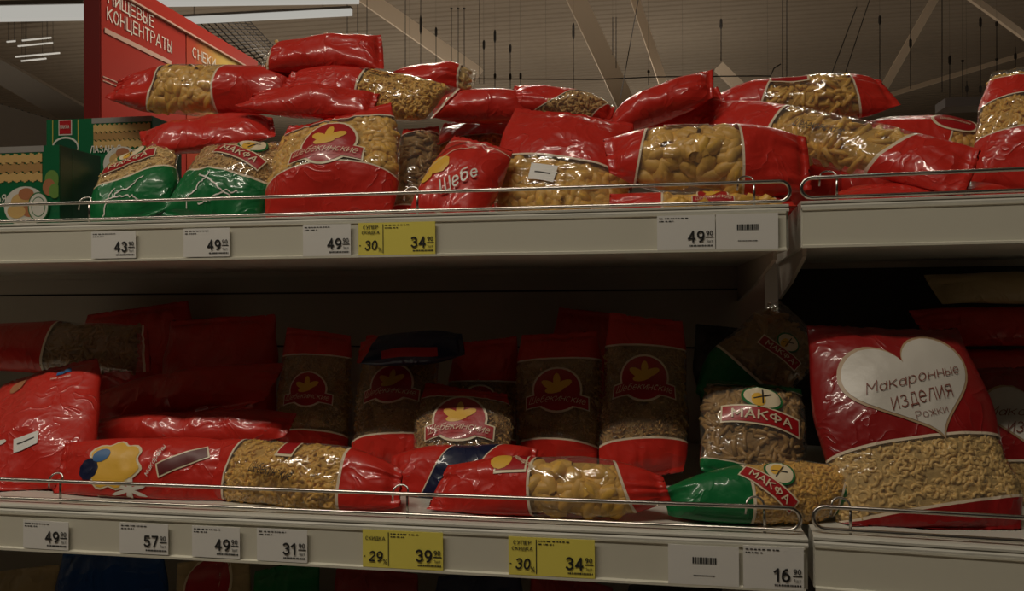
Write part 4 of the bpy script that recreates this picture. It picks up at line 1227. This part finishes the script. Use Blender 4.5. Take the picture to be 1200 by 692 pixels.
b.put('emblem', [(b.rect(.024, .022, .47, .026, .001, 0), CREAM), (b.rect(.020, .018, .47, .027, .0014, 0), REDP)])
script(b, 'Шебекинские', .44, -.002, -PI2 - .1, .055, .010)
b = Bag('pasta_bag', 'red and navy bag tucked behind the right shell bag', (462, 560, .03), (625, 556, .03), 78, .05, (0, -.9, .45),
        [(.30, 0, .16, RED), (.31, 0, .16, WLINE), (.62, 0, .16, NAVY), (.63, 0, .16, WLINE), (1, 0, 0, RED)], None, G2, surf=SL, rail=RL, ends=(0.8, 0.8))
b = Bag('pasta_bag', 'lying red bag of large shells above the two discount tags', (515, 572, -.035), (780, 572, -.045), 78, .055, (0, -.9, .45),
        z_window(.44, .82, -.02, 0, .0, -.04), ('shell', .026, 'gold'), G2, surf=SL, rail=RL, flare=(.95, .9), ends=(0.8, 0.4))
b.put('emblem', [(b.rect(.032, .036, .34, .026, .001, 0, nx=8, ny=8), CREAM), (b.rect(.028, .032, .34, .027, .0014, 0, nx=8, ny=8), REDP), (b.disc(circ(.012, 12), .29, .026, .0018, 0, 3), YEL)])
b.text('Макароны', .007, .40, .022, CREAM, -PI2 - .6, .01, .2, .032)

# makfa group
b = Bag('macaroni_bag', 'dim green-ended bag slumped on top of the standing banner bag', (938, 378, .17), (838, 478, .14), 96, .05, (0, -.9, .35),
        [(.60, .02, 0, CLEAR), (.62, .02, 0, WLINE), (1, 0, 0, GREEN)], ('penne', .02, 'brown'), G3, surf=SL, ends=(0.8, 0.6))
makfa_label(b, .34, .01, .1, .055)
b = Bag('macaroni_bag', 'standing bag with a red banner behind the lying green-ended one', (884, 476, .10), (880, 600, .03), 122, .055, (0, -.95, .3),
        [(.05, 0, 0, GREEN), (.06, 0, 0, WLINE), (.86, 0, 0, CLEAR), (.87, 0, 0, WLINE), (1, 0, 0, GREEN)], ('penne', .02, 'brown'), G3, surf=SL, rest=True)
makfa_label(b, .45, .006, 0, .085)
b = Bag('macaroni_bag', 'lying green-ended bag with a red banner, at the rail end', (1010, 572, -.02), (782, 588, -.045), 78, .055, (0, -.9, .45),
        [(.10, 0, .05, GREEN), (.115, 0, .05, WLINE), (.60, -.03, 0, CLEAR), (.615, -.03, 0, WLINE), (1, 0, 0, GREEN)], ('elbow', .010, 'gold'), G2, surf=SL, rail=RL, flare=(1, .9), ends=(0.4, 0.45))
makfa_label(b, .50, -.002, PI2 - .75, .060)
Bag('pasta_bag', 'black bag lost in the dark behind the slumped bag', (860, 372, .30), (880, 520, .27), 100, .05, (0, -1, .1), [(.05, 0, 0, BLACKF), (1, 0, 0, BLACKF)], None, G3, surf=SL, rest=True)

# heart bags on the neighbouring shelf
def heart_outline(r, n=60):
    pts_ = []
    for i in range(n):
        t = 2 * math.pi * i / n
        pts_.append((r * 1.06 * math.sin(t) ** 3 * 1.0, r * (13 * math.cos(t) - 5 * math.cos(2 * t) - 2 * math.cos(3 * t) - math.cos(4 * t)) / 16 * 1.0 + r * .12))
    return pts_


def heart_bag(lab, P0, P1, W, rot, n=(.0, -.95, .35), r=.052, x0=.012, rl=RL):
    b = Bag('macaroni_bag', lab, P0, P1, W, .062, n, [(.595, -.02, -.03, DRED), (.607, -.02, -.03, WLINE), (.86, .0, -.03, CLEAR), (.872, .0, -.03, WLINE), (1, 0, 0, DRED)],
            ('elbow', .011, 'pale'), 'red bags with a white heart', surf=SL + .0025, rail=None, lump=.6, flare=(.96, 1.04), seed=int(P0[0]))
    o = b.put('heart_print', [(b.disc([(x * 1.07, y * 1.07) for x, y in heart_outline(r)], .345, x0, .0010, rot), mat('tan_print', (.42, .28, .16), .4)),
                              (b.disc(heart_outline(r), .345, x0, .0015, rot), mat('heart_print', (.60, .56, .50), .35, bump=.3))])  # white heart, greyed to stand in for the dim light
    MRN = mat('brown_script', (.20, .05, .03), .5)
    b.text('Макаронные', .0150, .315, x0, MRN, rot, -.016, .35, .096, lift=.0024, parent=o)
    b.text('изделия', .0150, .405, x0 + .002, MRN, rot, -.016, .35, .060, lift=.0024, parent=o)
    b.text('Рожки', .0085, .475, x0 + .006, MRN, rot, -.018, .15, .030, lift=.0024, parent=o)
    return b
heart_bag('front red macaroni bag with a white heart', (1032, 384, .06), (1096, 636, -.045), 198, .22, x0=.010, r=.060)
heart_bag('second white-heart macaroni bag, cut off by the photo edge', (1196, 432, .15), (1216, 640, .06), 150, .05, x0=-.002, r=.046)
Bag('pasta_bag', 'lower dim red bag lying behind the heart bags', (1060, 436, .27), (1260, 434, .26), 56, .045, (0, -.9, .4), ALLRED, None, G3, surf=SL)
Bag('pasta_bag', 'upper dim red bag lying behind the heart bags', (1080, 383, .27), (1270, 381, .26), 48, .045, (0, -.9, .4), ALLRED, None, G3, surf=SL)
Bag('pasta_bag', 'dim brown bag on top of the dim red ones', (1095, 338, .27), (1270, 336, .26), 40, .035, (0, -.9, .4), [(.05, 0, 0, BEIGE), (1, 0, 0, BEIGE)], None, G3, surf=SL)

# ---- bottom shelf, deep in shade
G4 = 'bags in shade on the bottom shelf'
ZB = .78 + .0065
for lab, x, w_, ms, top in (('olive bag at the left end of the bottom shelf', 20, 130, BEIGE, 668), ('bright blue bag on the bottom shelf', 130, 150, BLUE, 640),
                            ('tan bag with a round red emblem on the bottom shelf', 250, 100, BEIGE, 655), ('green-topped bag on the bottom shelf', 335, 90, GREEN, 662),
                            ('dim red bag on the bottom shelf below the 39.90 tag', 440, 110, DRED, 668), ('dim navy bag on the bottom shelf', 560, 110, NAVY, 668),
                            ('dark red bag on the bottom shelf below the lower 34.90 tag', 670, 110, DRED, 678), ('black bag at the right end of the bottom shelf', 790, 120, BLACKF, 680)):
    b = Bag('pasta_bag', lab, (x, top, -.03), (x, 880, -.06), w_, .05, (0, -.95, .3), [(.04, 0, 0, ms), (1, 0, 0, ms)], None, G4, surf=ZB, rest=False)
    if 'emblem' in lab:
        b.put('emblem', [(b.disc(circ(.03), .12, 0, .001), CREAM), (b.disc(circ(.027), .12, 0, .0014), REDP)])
